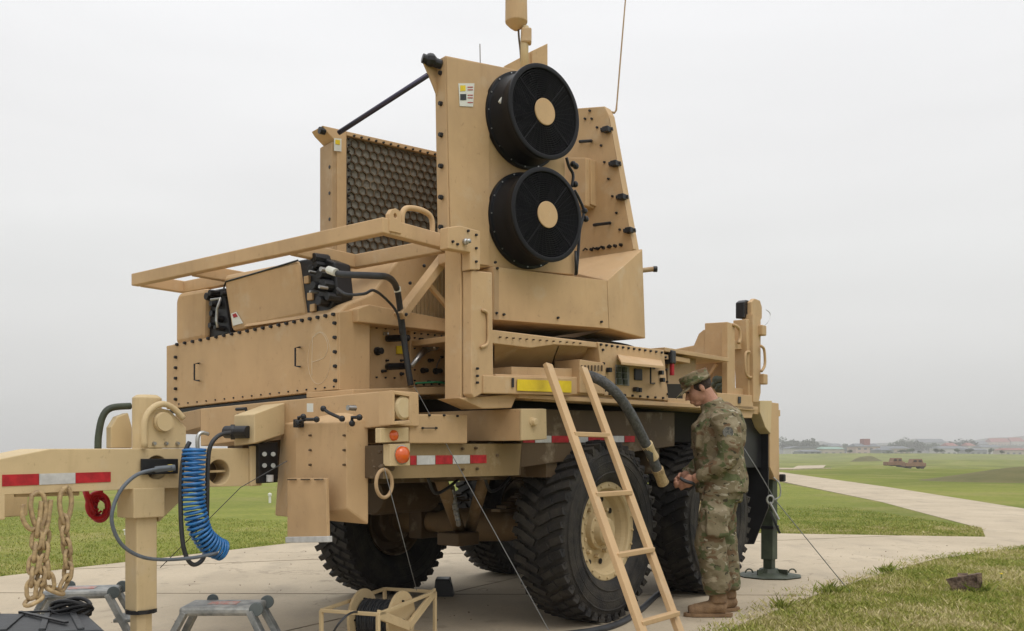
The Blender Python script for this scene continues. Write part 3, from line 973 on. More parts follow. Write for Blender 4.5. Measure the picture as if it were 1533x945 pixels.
# ---- bin / mudguard box in front of the far wheel
M().hull([FP(-2.09).at(x, y) for x, y in ((443, 634), (443, 775), (519, 762), (519, 632))] + [FP(-1.98).at(x, y) for x, y in ((422, 634), (412, 772), (416, 722), (551, 785), (551, 625), (519, 615))] + [FP(-1.75).at(x, y) for x, y in ((430, 640), (430, 770), (551, 770), (551, 640))]).out('stowage_bin', TAN, T, bevel=.008)
fl = M().pp(FP(-2.18), [(430, 716), (488, 716), (490, 808), (430, 810)], U * .02).out('bin_flap', TAN, T, bevel=.003)
M().pp(FP(-2.19), [(427, 804), (491, 803), (491, 812), (427, 813)], U * .03).out('flap_lip', WHT, fl, bevel=.003)
for x in (437, 457, 477): M().bar(FP(-2.19).at(x - 6, 718), FP(-2.19).at(x + 6, 718), .008, .008).out('flap_hinge', UNDER, fl, bevel=0)
fz = FP(-2.095)
bolts([fz.at(x, y) for x in (465, 516) for y in (652, 674, 696)], -U, .007, T, UNDER, 'bin_bolts')
M().pp(fz, [(460, 604), (469, 604), (469, 617), (460, 617)], -U * .003).out('data_plate', STK, T, bevel=0)
for pts_ in (((446, 632), (458, 628), (474, 628)), ((484, 612), (492, 618), (512, 627)), ((527, 634), (527, 625), (538, 625)), ((447, 634), (447, 625), (454, 624))):
    m_ = M(); m_.tube([FP(-2.13).at(*q) for q in pts_], .009, 8)
    for q in (pts_[0], pts_[-1]): m_.ball(FP(-2.13).at(*q), .017, seg=8)
    m_.out('latch', BLACK, T, bevel=0)
m_ = M(); m_.box(FP(-2.11).at(447, 634), .04, .045, .045); m_.out('latch_block', BLACK, T, bevel=.003)
m_ = M(); m_.lathe(FP(-2.1).at(527, 611), -U, [(-.02, 0), (-.02, .016), (.03, .014), (.03, 0)], 12); m_.out('eye_bolt', STEEL, T, bevel=0)
# ---- marker lamps
sl_ = SP(.06)
lb = M().pp(sl_, [(570, 641), (612, 640), (612, 661), (570, 663)], V * .04).out('lamp_bracket', CREAM, T, bevel=.003)
m_ = M(); m_.lathe(sl_.at(589, 652), -V, [(0, .028), (.012, .026), (.02, .012), (.021, 0)], 18); m_.out('amber_lamp', ORG, lb, bevel=0, smooth=True)
lb = M().pp(SP(.05), [(584, 665), (614, 664), (614, 697), (584, 698)], V * .05).out('lamp_bracket', CREAM, T, bevel=.003)
m_ = M(); m_.lathe(SP(.05).at(601, 681), -V, [(0, .05), (.006, .05), (.008, .044)], 22); m_.out('lamp_bezel', STEEL, lb, bevel=0)
m_ = M(); m_.lathe(SP(.045).at(601, 681), -V, [(0, .045), (.02, .042), (.032, .02), (.034, 0)], 22); m_.out('amber_lamp', ORG, lb, bevel=0, smooth=True)
# ---- step box and side frame
M().pp(SP(.10), [(614, 620), (700, 621), (700, 664), (613, 664)], V * .5).out('junction_box', TAN, T, bevel=.006)
bolts([SP(.10).at(x, y) for x, y in ((622, 622), (642, 622), (664, 622), (684, 623), (632, 641), (652, 641))], -V, .007, T, BLACK, 'junction_bolts')
m_ = M(); m_.bar(SP(.085).at(632, 641), SP(.085).at(652, 641), .006, .006); m_.out('junction_latch', BLACK, T, bevel=0)
sf = SP(.14)
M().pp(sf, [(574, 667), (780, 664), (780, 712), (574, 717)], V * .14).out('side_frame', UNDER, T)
M().pp(sf, [(574, 664.5), (780, 664.5), (776, 711.5), (574, 717)], -V * .004).out('frame_web', paint('shaded_web_paint', (.25, .175, .085)), T, bevel=0)  # web colour darkened too, undercarriage shade put into the paint
for i, (x0, x1) in enumerate(((614, 623), (624, 651), (652, 677), (678, 703), (704, 728))):
    f = lambda x: (682.3 - (x - 614) * .0085 * 1.2, 696.3 - (x - 614) * .026)
    a_, b_ = f(x0), f(x1)
    M().pp(SP(.135), [(x0, a_[0]), (x1, b_[0]), (x1, b_[1]), (x0, a_[1])], -V * .002).out('reflective_tape', REDT if i % 2 == 0 else WHT, T, bevel=0)
M().pp(sf, [(780, 612), (1010, 618), (1010, 668), (780, 700)], V * .14).out('side_frame', UNDER, T)
for i, (x0, x1) in enumerate(((783, 800), (801, 825), (826, 851), (852, 880), (881, 910), (911, 934), (935, 950))):
    f = lambda x: (652.5 + (x - 780) * .002, 663 - (x - 780) * .006)
    a_, b_ = f(x0), f(x1)
    M().pp(SP(.135), [(x0, a_[0]), (x1, b_[0]), (x1, b_[1]), (x0, a_[1])], -V * .002).out('reflective_tape', REDT if i % 2 == 0 else WHT, T, bevel=0)
bolts([SP(.13).at(x, y) for x, y in ((692, 672), (712, 671), (692, 703), (714, 702), (744, 682), (568, 677), (578, 676), (560, 700), (580, 699))], -V, .009, T, UNDER, 'frame_bolts')
m_ = M(); m_.tube([SP(.08).at(575 + 12 * math.cos(t_), 724 + 21 * math.sin(t_)) for t_ in np.linspace(0, 2 * math.pi, 24, endpoint=False)], .0095, 8, closed=True); m_.out('tow_ring', TAND, T, bevel=0, smooth=True)
m_ = M(); m_.tube([SP(.1).at(x, y) for x, y in ((568, 702), (572, 698), (580, 697), (588, 702))], .013, 8); m_.out('ring_shackle', UNDER, T, bevel=0, smooth=True)
# main chassis under the deck
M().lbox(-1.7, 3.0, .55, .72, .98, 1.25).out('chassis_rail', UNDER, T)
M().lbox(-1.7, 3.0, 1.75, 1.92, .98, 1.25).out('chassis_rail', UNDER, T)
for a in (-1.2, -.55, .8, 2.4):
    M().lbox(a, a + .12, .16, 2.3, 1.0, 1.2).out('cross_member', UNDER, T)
# deck
dk = M().lbox(-.95, 2.95, .02, 2.45, 1.50, 1.56).out('deck_plate', TAN, T)
M().pp(SP(-.02), [(777, 590), (1050, 605), (1135, 609), (1135, 614), (1050, 611), (777, 596)], V * .2).out('deck_lip', TAN, T, bevel=.003)
M().pp(SP(.0), [(742, 560), (905, 566), (905, 592), (742, 588)], V * .3).out('deck_edge', TAN, T)
M().lbox(-1.0, 2.9, .30, 2.35, 1.25, 1.50).out('underdeck_shade', DARK, T, bevel=0)  # near-black block, its colour paints the shade below the deck
# turntable pedestal, bearing ring coloured near-black as shade under the turret
pc = L(.35, 1.15, 0)
M().lathe(pc, Z, [(1.5, 0), (1.5, .85), (1.86, .85), (1.86, 0)], 40).out('pedestal', TAND, T, bevel=0)
M().lathe(pc, Z, [(1.885, 0), (1.885, .98), (1.95, .98), (1.95, 0)], 48).out('shaded_bearing', DARK, T, bevel=0)
M().prism([SP(.02).at(738, 494), SP(.0).at(905, 514), L(1.15, .02, SP(.0).at(905, 514).z - .0), L(1.2, 2.3, 1.88), L(-.9, 2.3, 1.88)], Z * -.035).out('upper_deck', TAN, T, bevel=.003)
# flared bins below the upper deck
M().hull([SP(.0).at(x, y) for x, y in ((740, 514), (836, 516))] + [SP(.28).at(x, y) for x, y in ((740, 560), (822, 556))] + [SP(.5).at(x, y) for x, y in ((742, 512), (826, 512), (742, 556))]).out('flared_bin', TAND, T, bevel=.004)
M().hull([SP(.0).at(x, y) for x, y in ((838, 515), (880, 518))] + [SP(.30).at(x, y) for x, y in ((823, 556), (868, 560))] + [SP(.4).at(x, y) for x, y in ((836, 513), (880, 514))]).out('flared_bin', TAND, T, bevel=.004)
M().pp(SP(-.02), [(737, 494), (840, 507), (880, 512), (880, 519), (830, 516), (795, 521), (737, 514)], V * .08).out('edge_flange', TAN, T, bevel=.004)
bolts([SP(-.025).at(x, y) for x, y in row((748, 505), (868, 514), 13)], -V, .005, T, UNDER, 'flange_rivets')
M().pp(SP(.04), [(766, 549), (895, 553), (895, 566), (766, 563)], V * .2).out('deck_step', TAN, T, bevel=.004)
M().pp(SP(-.02), [(868, 538), (906, 544), (906, 590), (868, 588)], V * .2).out('deck_panel', TAN, T, bevel=.004)
m_ = M()
for i in range(7): m_.bar(SP(-.03).at(871 + i * 5, 547), SP(-.03).at(871 + i * 5, 556), .008, .008)
m_.out('vent_slots', UNDER, T, bevel=0)
# side power box
sb = SP(-.01)
pb = M().pp(sb, [(895, 512), (994, 524), (1001, 600), (905, 592)], V * .45).out('power_box', TAN, T)
sb2 = SP(-.012)
bolts([sb2.at(x, y) for x, y in row((899, 516), (990, 528), 12) + row((902, 524), (905, 585), 4) + row((912, 590), (992, 596), 8) + row((996, 535), (999, 590), 4)], -V, .009, T, BLACK, 'power_box_bolts')
M().hull([SP(.0).at(x, y) for x, y in ((924, 530), (990, 539), (924, 536), (990, 545))] + [SP(-.16).at(x, y) for x, y in ((930, 542), (994, 548), (930, 546), (994, 552))]).out('rain_hood', TAN, T, bevel=.003)
o = M().pp(sb2, [(921, 546), (941, 549), (941, 578), (921, 576)], -V * .008).out('meter_panel', ALU, T, bevel=.002)
m_ = M()
for (x, y) in ((926, 553), (935, 554), (926, 562), (935, 563), (927, 571), (936, 572)): m_.box(SP(-.03).at(x, y), .035, .02, .035)
m_.out('meter', OLIVE, o, bevel=.002)
M().pp(sb2, [(949, 552), (960, 553), (960, 570), (949, 569)], -V * .01).out('switch', BLACK, T, bevel=.002)
m_ = M(); m_.tube([SP(x_).at(x, y) for x_, x, y in ((-.01, 980, 552), (-.06, 974, 551), (-.06, 974, 574), (-.01, 980, 574))], .006, 8); m_.out('box_grip', BLACK, T, bevel=0)
m_ = M()
for (x, y) in ((990, 558), (992, 569), (957, 584), (912, 554), (952, 583)): m_.box(SP(-.03).at(x, y), .03, .03, .03)
m_.out('box_catch', BLACK, T, bevel=.002)
# gap and plug right of the power box
m_ = M(); m_.box(SP(.02).at(1003, 535), .07, .07, .10); m_.out('cable_head', BLACK, T, bevel=.01)
m_ = M(); m_.cyl(SP(.01).at(1006, 545), SP(.01).at(1006, 562), .018, 10); m_.out('red_tag', REDT, T, bevel=0)
M().pp(SP(.10), [(1000, 524), (1042, 530), (1042, 600), (1000, 600)], V * .5).out('rear_housing', TAND, T)
M().pp(SP(.08), [(998, 575), (1022, 575), (1022, 597), (998, 597)], V * .02).out('recess_shade', DARK, T, bevel=0)  # flat dark plate whose colour paints a shaded recess
M().pp(SP(.0), [(995, 520), (1092, 536), (1092, 542), (995, 526)], V * .9).out('rear_table', TAN, T, bevel=.003)
M().pp(SP(.0), [(1000, 596), (1128, 602), (1128, 613), (1000, 604)], V * .2).out('rear_edge', TAN, T, bevel=.003)
# rear block and bay
M().pp(FP(2.3), [(1055, 484), (1089, 482), (1089, 538), (1055, 538)], U * .3).out('rear_block', TAN, T)
M().pp(SP(.03), [(1089, 482), (1100, 486), (1101, 592), (1089, 590)], V * .05).out('rear_block_side', TAN, T, bevel=.004)
M().pp(FP(2.31), [(1012, 523), (1038, 519), (1046, 500), (1053, 494), (1056, 494), (1056, 540), (1012, 532)], U * .1).out('rear_gusset', TAN, T, bevel=.003)
M().pp(FP(2.6), [(985, 528), (1040, 517), (1040, 532), (985, 540)], U * .3).out('rear_rail', TAN, T, bevel=.003)
M().pp(FP(2.45), [(1040, 540), (1089, 543), (1089, 592), (1040, 592)], U * .05).out('bay_back', TAND, T, bevel=0)
m_ = M(); m_.bar(FP(2.38).at(1073, 545), FP(2.38).at(1062, 562), .03, .03); m_.out('bay_brace', TAN, T)
m_ = M()
for k in range(9): m_.ball(FP(2.3).at(1077 + random.uniform(-6, 6), 576 + random.uniform(-7, 8)), .042, seg=8)
m_.out('stowed_bag', OLIVE, T, bevel=0, smooth=True)
M().pp(SP(-.02), [(1074, 588), (1128, 592), (1128, 615), (1095, 612), (1074, 606)], V * .15).out('rear_beam', TAN, T)
M().pp(SP(-.025), [(1105, 594), (1109, 594), (1109, 604), (1105, 604)], -V * .003).out('beam_slot', BLACK, T, bevel=0)
M().pp(SP(.0), [(1100, 612), (1128, 614), (1126, 626), (1107, 626)], V * .12).out('rear_shoe', TAN, T)
# rear post with sheave
M().pp(SP(.0), [(1117, 478), (1130, 478), (1130, 595), (1121, 592)], V * .12).out('rear_post', TAN, T)
M().pp(SP(-.03), [(1127, 470), (1139, 480), (1139, 588), (1136, 602), (1128, 602)], V * .10).out('rear_post_cover', TAN, T, bevel=.004)
M().pp(SP(-.01), [(1125, 483), (1125, 452), (1130, 447), (1138, 450), (1141, 460), (1141, 476), (1137, 484)], V * .04).out('post_head', TAN, T, bevel=.006)
M().pp(SP(.03), [(1114, 476), (1114, 452), (1118, 449), (1126, 451), (1126, 477)], V * .08).out('post_stop', BLACK, T, bevel=.008)
for (y0, y1) in ((509, 523), (581, 592)): M().pp(SP(.05), [(1099, y0), (1121, y0 + 1), (1121, y1), (1099, y1)], V * .06).out('post_tie', TAN, T, bevel=.003)
m_ = M(); m_.tube(smooth_path([SP(-.01).at(x, y) for x, y in ((1122, 527), (1116, 530), (1116, 556), (1120, 564), (1126, 565))], 5), .012, 8); m_.out('post_loop', TAN, T, bevel=0, smooth=True)
m_ = M(); m_.tube(smooth_path([SP(.02).at(x, y) for x, y in ((1098, 486), (1106, 492), (1108, 506), (1106, 514))], 5), .014, 8); m_.out('block_loop', TAN, T, bevel=0, smooth=True)
m_ = M(); m_.tube(smooth_path([SP(-.06).at(x, y) for x, y in ((1139, 518), (1144, 524), (1145, 546), (1140, 556))], 5), .012, 8); m_.out('post_loop', TAN, T, bevel=0, smooth=True)
m_ = M()
for (x, y) in ((1140, 495), (1142, 568)): M().box(SP(-.04).at(x, y), .09, .06, .09).out('post_lug', TAN, T, bevel=.01)
m_ = M(); m_.tube(smooth_path([SP(-.06).at(x, y) for x, y in ((1141, 490), (1150, 482), (1153, 470), (1147, 464))], 5), .003, 6); m_.out('retaining_wire', STEEL, T, bevel=0)
# rear jack: tan column, olive leg and foot
jr = L(2.93, .12, 0)
M().pp(SP(.02), [(1152, 602), (1166, 604), (1167, 720), (1160, 716), (1153, 700)], V * .14).out('rear_column', TAN, T)
M().pp(SP(.0), [(1138, 600), (1156, 600), (1154, 650), (1146, 640), (1138, 618)], V * .2).out('rear_bracket', CREAM, T)
M().box(jr + Z * .60, .115, .115, .86).out('rear_jack_leg', OLIVE, T, bevel=.006)
M().box(jr + Z * .47, .135, .135, .03).out('jack_band', BLACK, T, bevel=.004)
M().box(jr + Z * .10, .085, .085, .16).out('jack_inner_leg', OLIVE, T, bevel=.004)
m_ = M(); m_.lathe(jr, Z, [(.013, 0), (.013, .29), (.024, .30), (.034, .20), (.05, .11), (.085, .085), (.085, 0)], 9); m_.out('rear_jack_foot', OLIVE, T, bevel=0)
for (dx_, dy_) in ((.10, -.08), (-.10, -.08), (.05, .12)):
    m_ = M(); m_.box(jr + Vector((dx_, dy_, .05)), .10, .014, .07, (Vector((dx_, dy_, 0)).normalized(), Vector((-dy_, dx_, 0)).normalized(), Z)); m_.out('foot_rib', OLIVE, T, bevel=.002)
m_ = M(); m_.bar(jr + Vector((-.02, -.1, .62)), jr + Vector((.07, -.1, .42)), .015, .02); m_.out('crank_handle', BLACK, T, bevel=.002)
m_ = M()
for sx in (-1, 1):
    q = jr + Vector((.20 * sx, -.05, .05)); m_.tube([q + Vector((.035 * math.cos(t_), 0, .035 * math.sin(t_))) for t_ in np.linspace(0, 3.14, 8)], .007, 6)
m_.out('foot_handle', OLIVE, T, bevel=0)
m_ = M(); m_.box(L(2.95, .0, .93), .05, .05, .07); m_.out('jack_knob', BLACK, T, bevel=.01)
M().pp(FP(2.7), [(1086, 628), (1150, 628), (1150, 760), (1128, 815), (1086, 815)], U * .02).out('mud_flap', BLACK, T, bevel=.003)
M().pp(SP(.10), [(1086, 628), (1140, 626), (1141, 700), (1086, 700)], V * .02).out('side_flap', BLACK, T, bevel=.003)
AXLE = paint('shaded_axle_paint', (.20, .13, .066))  # axle tan darkened to carry the shade under the chassis
# ---- axles
for a in (0, 1.65):
    ax = M()
    zc = .62
    ax.tube([L(a, b, zc) for b in (.4, .55, .8, .9, 1.2, 1.5, 1.6, 1.85, 2.0)], [.11, .085, .08, .11, .13, .11, .08, .085, .11], 18)
    axo = ax.out('axle', AXLE if a == 0 else UNDER, T, bevel=0, smooth=True)
    m_ = M()
    for b in (.62, 1.75): M().box(L(a, b, zc), .22, .14, .26).out('spring_seat', UNDER, axo, bevel=.01)
s_a = SP(.75)
for (x0, y0, x1, y1) in ((659, 716, 690, 800), (726, 712, 702, 800)):
    m_ = M(); m_.cyl(SP(.6).at(x0, y0), SP(1.0).at(x1, y1), .042, 14); m_.out('torque_rod', AXLE, T, bevel=0, smooth=True)
m_ = M(); m_.box(SP(.95).at(686, 806), .22, .2, .09); m_.out('rod_bracket', UNDER, T, bevel=.01)
m_ = M()
for k in range(7): m_.cyl(SP(.7).at(676 + k * 1.6, 730 + k * 8), SP(.72).at(677 + k * 1.6, 738 + k * 8), .022 - .001 * k, 10)
m_.out('brake_line_coil', STEEL, T, bevel=0)
random.seed(55)
for k_ in range(9):                                   # brake lines and hoses along the frame
    a_ = -1.5 + .5 * k_
    m_ = M(); m_.tube(smooth_path([L(a_, .30, 1.02), L(a_ + .10, .34, .93 - .05 * random.random()), L(a_ + .25, .38, .90 + .05 * random.random()), L(a_ + .4, .42, 1.0)], 5), .010, 7)
    m_.out('brake_line', BLACK, T, bevel=0, smooth=True)
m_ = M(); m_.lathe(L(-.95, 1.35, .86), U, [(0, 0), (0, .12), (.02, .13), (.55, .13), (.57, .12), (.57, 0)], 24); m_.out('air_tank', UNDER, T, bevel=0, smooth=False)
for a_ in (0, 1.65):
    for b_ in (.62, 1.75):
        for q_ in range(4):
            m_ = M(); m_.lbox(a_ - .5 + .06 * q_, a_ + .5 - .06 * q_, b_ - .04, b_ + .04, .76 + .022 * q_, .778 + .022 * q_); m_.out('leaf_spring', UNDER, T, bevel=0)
    m_ = M(); m_.cyl(L(a_ + .16, .75, .64), L(a_ + .30, .85, .80), .075, 18); m_.out('brake_chamber', UNDER, T, bevel=.006)
# ---- wheels
def wheel_mesh():
    k = M()
    X = Vector((1, 0, 0)); O0 = Vector((0, 0, 0))
    prof = [(-.12, .30), (-.135, .325), (-.17, .345), (-.188, .385), (-.197, .44), (-.197, .50), (-.188, .545), (-.176, .575), (-.150, .588), (-.05, .597), (.05, .597)]
    prof += [(-x, r) for x, r in prof[8::-1]]
    k.lathe(O0, X, prof, 96, ref=Vector((0, 0, 1)))
    n = 42
    for i in range(n):
        for row_ in range(4):
            t_ = 2 * math.pi * (i + (.5 if row_ % 2 else 0)) / n
            rad = Vector((0, math.sin(t_), math.cos(t_)))
            tan_ = Vector((0, math.cos(t_), -math.sin(t_)))
            x = (-.143, -.055, .055, .143)[row_]
            skew = (.35, .55, -.55, -.35)[row_]
            ax = ((X + tan_ * skew).normalized())
            ay = rad.cross(ax).normalized()
            lx = (.095, .095, .095, .095)[row_]
            c = rad * (.605 if row_ in (1, 2) else .595) + X * x
            k.box(c, lx, .046 + .006 * math.sin(i * 2.3), .030, (ax, ay, rad))
            if row_ in (0, 3):
                sx = -1 if row_ == 0 else 1
                k.box(rad * .572 + X * (.180 * sx) + tan_ * (.012 * sx), .018, .040, .030, (X, tan_, rad))
    for sgn in (-1, 1):
        for r_ in (.40, .47, .53):
            k.lathe(O0, X, [(.1965 * sgn, r_ - .006), (.200 * sgn, r_), (.1965 * sgn, r_ + .006)], 72)
    me = k.mesh('wheel', False)
    for p in me.polygons:
        if len(p.vertices) == 4 and p.index < 96 * 19: p.use_smooth = True
    me.materials.append(RUB)
    return me
def rim_mesh():
    k = M(); X = Vector((1, 0, 0)); O0 = Vector((0, 0, 0))
    k.lathe(O0, X, [(.12, .30), (-.10, .30), (-.12, .335), (-.150, .340), (-.156, .33), (-.156, .295), (-.145, .285), (-.125, .28), (-.10, .265), (-.055, .25), (-.045, .22), (-.05, .19), (-.06, .15), (-.06, .0)], 64)
    for i in range(20):
        t_ = 2 * math.pi * i / 20; c = Vector((-.15, .315 * math.sin(t_), .315 * math.cos(t_))); k.cyl(c, c - X * .018, .010, 6)
    me = k.mesh('rim', False)
    me.materials.append(RIMC)
    return me
def hub_mesh():
    k = M(); X = Vector((1, 0, 0)); O0 = Vector((0, 0, 0))
    k.lathe(O0, X, [(-.05, .13), (-.10, .125), (-.105, .10), (-.15, .09), (-.165, .075), (-.168, .03), (-.178, .03), (-.178, 0)], 40)
    for i in range(10):
        t_ = 2 * math.pi * i / 10; c = Vector((-.055, .175 * math.sin(t_), .175 * math.cos(t_))); k.cyl(c, c - X * .035, .016, 6)
    for i in range(8):
        t_ = 2 * math.pi * i / 8; c = Vector((-.10, .11 * math.sin(t_), .11 * math.cos(t_))); k.cyl(c, c - X * .012, .009, 6)
    me = k.mesh('hub', False)
    me.materials.append(RIMC)
    return me
def ihub_mesh():
    k = M(); X = Vector((1, 0, 0)); O0 = Vector((0, 0, 0))
    k.lathe(O0, X, [(.13, .30), (.145, .30), (.145, .285), (.10, .27), (.06, .26), (.06, .20), (.14, .19), (.15, .17), (.15, .1), (.22, .09), (.22, 0)], 40)
    me = k.mesh('inner_hub', False)
    me.materials.append(UNDER)
    return me
def hole_mesh():
    k = M(); X = Vector((1, 0, 0))
    for i in range(10):
        t_ = 2 * math.pi * (i + .5) / 10; c = Vector((-.0555, .225 * math.sin(t_), .225 * math.cos(t_))); k.cyl(c, c - X * .003, .020, 14)
    me = k.mesh('slot_shade', False)
    me.materials.append(DARK)  # dark discs on the rim dish, painting the shade of its slots
    return me
wm, rm, hm, im, dm = wheel_mesh(), rim_mesh(), hub_mesh(), ihub_mesh(), hole_mesh()
random.seed(21)
for (a, b, s_) in ((0, .2, 1), (1.65, .2, 1), (0, 2.2, -1), (1.65, 2.2, -1)):
    wo = bpy.data.objects.new('wheel', wm); COL.objects.link(wo)
    wo.parent = T
    wo.location = L(a, b, .628) - Vector(T['_w'])
    d = V * s_
    wo.rotation_euler = (random.uniform(0, .2), 0, math.atan2(d.y, d.x))
    wo.rotation_mode = 'XYZ'
    for nm, me_ in (('rim', rm), ('hub', hm), ('inner_hub', im), ('slot_shade', dm)):
        c = bpy.data.objects.new(nm, me_); COL.objects.link(c); c.parent = wo
        if nm == 'slot_shade': c['kind'] = 'stuff'
        if nm != 'slot_shade':
            md = c.modifiers.new('bevel', 'BEVEL'); md.width = .003; md.segments = 1; md.limit_method = 'ANGLE'; md.angle_limit = R(50)

# ------------------------------------------------------------------ radar turret (parts of the trailer)
P1t, P1b = TP(0).at(739, 399), TP(0).at(739, 478.5)
P2t, P2b = TP(0).at(909, 420), TP(0).at(912, 492)
spl = Pl(TQ, V)
P3t, P3b = spl.at(962, 373), spl.at(966.5, 507)
Mt = P3t + V * .62
back = [P1t - TPn * .9, P1b - TPn * .9, P2t - TPn * .9, P2b - TPn * .9]
Mb = Vector((Mt.x, Mt.y, P3b.z))
sk = M().hull([P1t, P1b, P2t, P2b, *back]).out('turret_skirt', TAN, T, bevel=.006)
M().hull([P2t, P2b, P3t, P3b, Mt, Mb, Vector((Mt.x, Mt.y, P2t.z)) + V * .3, Mt + V * .3, Mb + V * .3]).out('turret_shoulder', TAN, T, bevel=.006)
M().pp(TP(.004), [(740, 401), (747, 402.5), (747, 479.5), (740, 478.8)], -TPn * .03).out('skirt_edge', TAND, T, bevel=.002)
bolts([TP(.004).at(x, y) for x, y in ((743, 469), (754, 471), (835, 476), (900, 482), (744, 402), (741, 393))], TPn, .009, T, BLACK, 'skirt_bolts')
# pipe stub at the right
m_ = M(); q = spl.at(960, 404) + V * .2; r_ = YP(q.y).at(978, 403); m_.cyl(q, r_, .018, 12); m_.out('pipe_stub', TAND, T, bevel=0)
m_ = M(); m_.cyl(r_, YP(q.y).at(984, 403), .022, 12); m_.out('pipe_cap', BLACK, T, bevel=.003)
# column
M().pp(TP(-.05), [(667, 83), (757, 101), (846, 121), (846, 300), (860, 330), (860, 412), (738, 400), (700, 400), (672, 392)], -TPn * .115).out('radar_column', TAN, T, bevel=.006)
M().pp(TP(-.165), [(742, 112), (846, 135), (846, 405), (742, 395)], -TPn * .5).out('radar_plenum', TAN, T)
M().pp(TP(-.038), [(669, 85), (729, 97), (733, 200), (733, 398), (676, 390)], -TPn * .010).out('column_panel', TAN, T, bevel=.003)
# side flange of the column: dark bolts along the edge
lf_ = [TP(-.05).at(668.5, y) for y in (106, 152, 199, 246, 293, 338)]
bolts([q - TPn * .05 - TPp * .0 for q in lf_], -TPp, .016, T, BLACK, 'flange_bolts', .02)
M().pp(TP(-.14), [(634, 93), (667, 88), (667, 150), (656, 147), (648, 126)], -TPn * .012).out('top_gusset', TAN, T, bevel=.002)
m_ = M(); m_.cyl(TP(-.14).at(632, 87), TP(-.10).at(661, 97), .028, 12); m_.ball(TP(-.12).at(645, 90), .04, seg=8); m_.out('strut_mount', BLACK, T, bevel=.003)
# stickers
M().pp(TP(-.036), [(686, 125), (710, 125), (708, 160), (688, 159)], TPn * .002).out('warning_sticker', STK, T, bevel=0)
M().pp(TP(-.033), [(689, 128), (697, 128), (697, 136), (689, 137)], TPn * .001).out('sticker_yellow_mark', YEL, T, bevel=0)
M().pp(TP(-.033), [(689, 141), (698, 141), (698, 150), (689, 150)], TPn * .001).out('sticker_blue_mark', CASE, T, bevel=0)
m_ = M()
for y in (130, 134, 142, 146, 153): m_.pp(TP(-.033), [(700, y), (708, y), (708, y + 1.2), (700, y + 1.2)], TPn * .001)
m_.out('sticker_text_lines', REDH, T, bevel=0)
# fans
def spokes_ring(k, c, n_ax, r0, r1, n):
    a = n_ax.orthogonal().normalized(); b = n_ax.cross(a)
    for i in range(n):
        t_ = 2 * math.pi * (i + .35) / n; d = a * math.cos(t_) + b * math.sin(t_)
        k.cyl(c + d * r0, c + d * r1, .0035, 6)
for (bx, by, fx, fy) in ((784, 181, 817, 170.5), (788, 331, 820.5, 321.5)):
    base = TP(-.03).at(bx, by)
    axd = TPn
    dep = .205
    Rf = .285
    fan = M().lathe(base, axd, [(-.02, 0), (-.02, Rf + .018), (.012, Rf + .018), (.012, Rf), (.03, Rf - .004), (dep * .45, Rf - .022), (dep * .55, Rf - .022), (dep - .05, Rf - .004), (dep - .02, Rf), (dep - .02, Rf + .006), (dep, Rf + .006), (dep + .002, Rf - .022), (dep - .02, Rf - .028), (.02, Rf - .04), (.02, 0)], 72).out('cooling_fan', FANM, T, bevel=.002)
    for p_ in fan.data.polygons: p_.use_smooth = True
    fan.modifiers[0].angle_limit = R(30)
    fan.data.update()
    m_ = M()
    c = base + axd * (dep - .008)
    a = Z; b = axd.cross(a)
    for r_ in np.linspace(.095, Rf - .035, 13):
        m_.tube([c + (a * math.cos(t_) + b * math.sin(t_)) * r_ for t_ in np.linspace(0, 2 * math.pi, 48, endpoint=False)], .0024, 5, closed=True)
    for i in range(40):
        t_ = 2 * math.pi * i / 40; d = a * math.cos(t_) + b * math.sin(t_); e = axd.cross(d)
        m_.cyl(c + d * .085 - axd * .004, c + d * (Rf - .02) + e * .05 - axd * .004, .0018, 5)
    for i in range(4):
        t_ = math.pi / 4 + i * math.pi / 2 + .1; d = a * math.cos(t_) + b * math.sin(t_)
        m_.bar(c + d * .08, c + d * (Rf - .015), .006, .006, up=axd)
    m_.out('fan_guard', FANM, fan, bevel=0)
    m_ = M()
    cc = base + axd * (dep - .10)
    for i in range(9):                               # fan blades
        t_ = 2 * math.pi * i / 9; d = a * math.cos(t_) + b * math.sin(t_); e = axd.cross(d)
        m_.hull([cc + d * .08 + e * .03 + axd * .025, cc + d * .08 - e * .03 - axd * .025, cc + d * .245 + e * .06 + axd * .02, cc + d * .245 - e * .05 - axd * .03,
                 cc + d * .08 + e * .03 + axd * .028, cc + d * .08 - e * .03 - axd * .022, cc + d * .245 + e * .06 + axd * .023, cc + d * .245 - e * .05 - axd * .027])
    m_.out('fan_blades', mat('blade_black', (.004, .004, .005), .6, spec=.2), fan, bevel=0)
    m_ = M(); m_.lathe(c, axd, [(.002, .082), (.008, .082), (.010, .079), (.010, 0)], 40); m_.out('hub_cap', TAN, fan, bevel=0)
    bolts([base + (a * math.cos(t_) + b * math.sin(t_)) * (Rf + .008) for t_ in np.linspace(0, 2 * math.pi, 16, endpoint=False)], axd, .006, fan, STEEL, 'flange_bolts', .016)
    q = base + axd * .07 + (a * .82 - b * .55).normalized() * (Rf - .005)
fan_c = TP(-.03).at(784, 181)
m_ = M()
for (x, y, xx, yy) in ((748, 154, 756, 140),):
    q0, q1 = TP(.06).at(x, y), TP(.06).at(xx, yy); m_.bar(q0, q1, .012, .018)
m_.out('fan_label', STK, T, bevel=0)
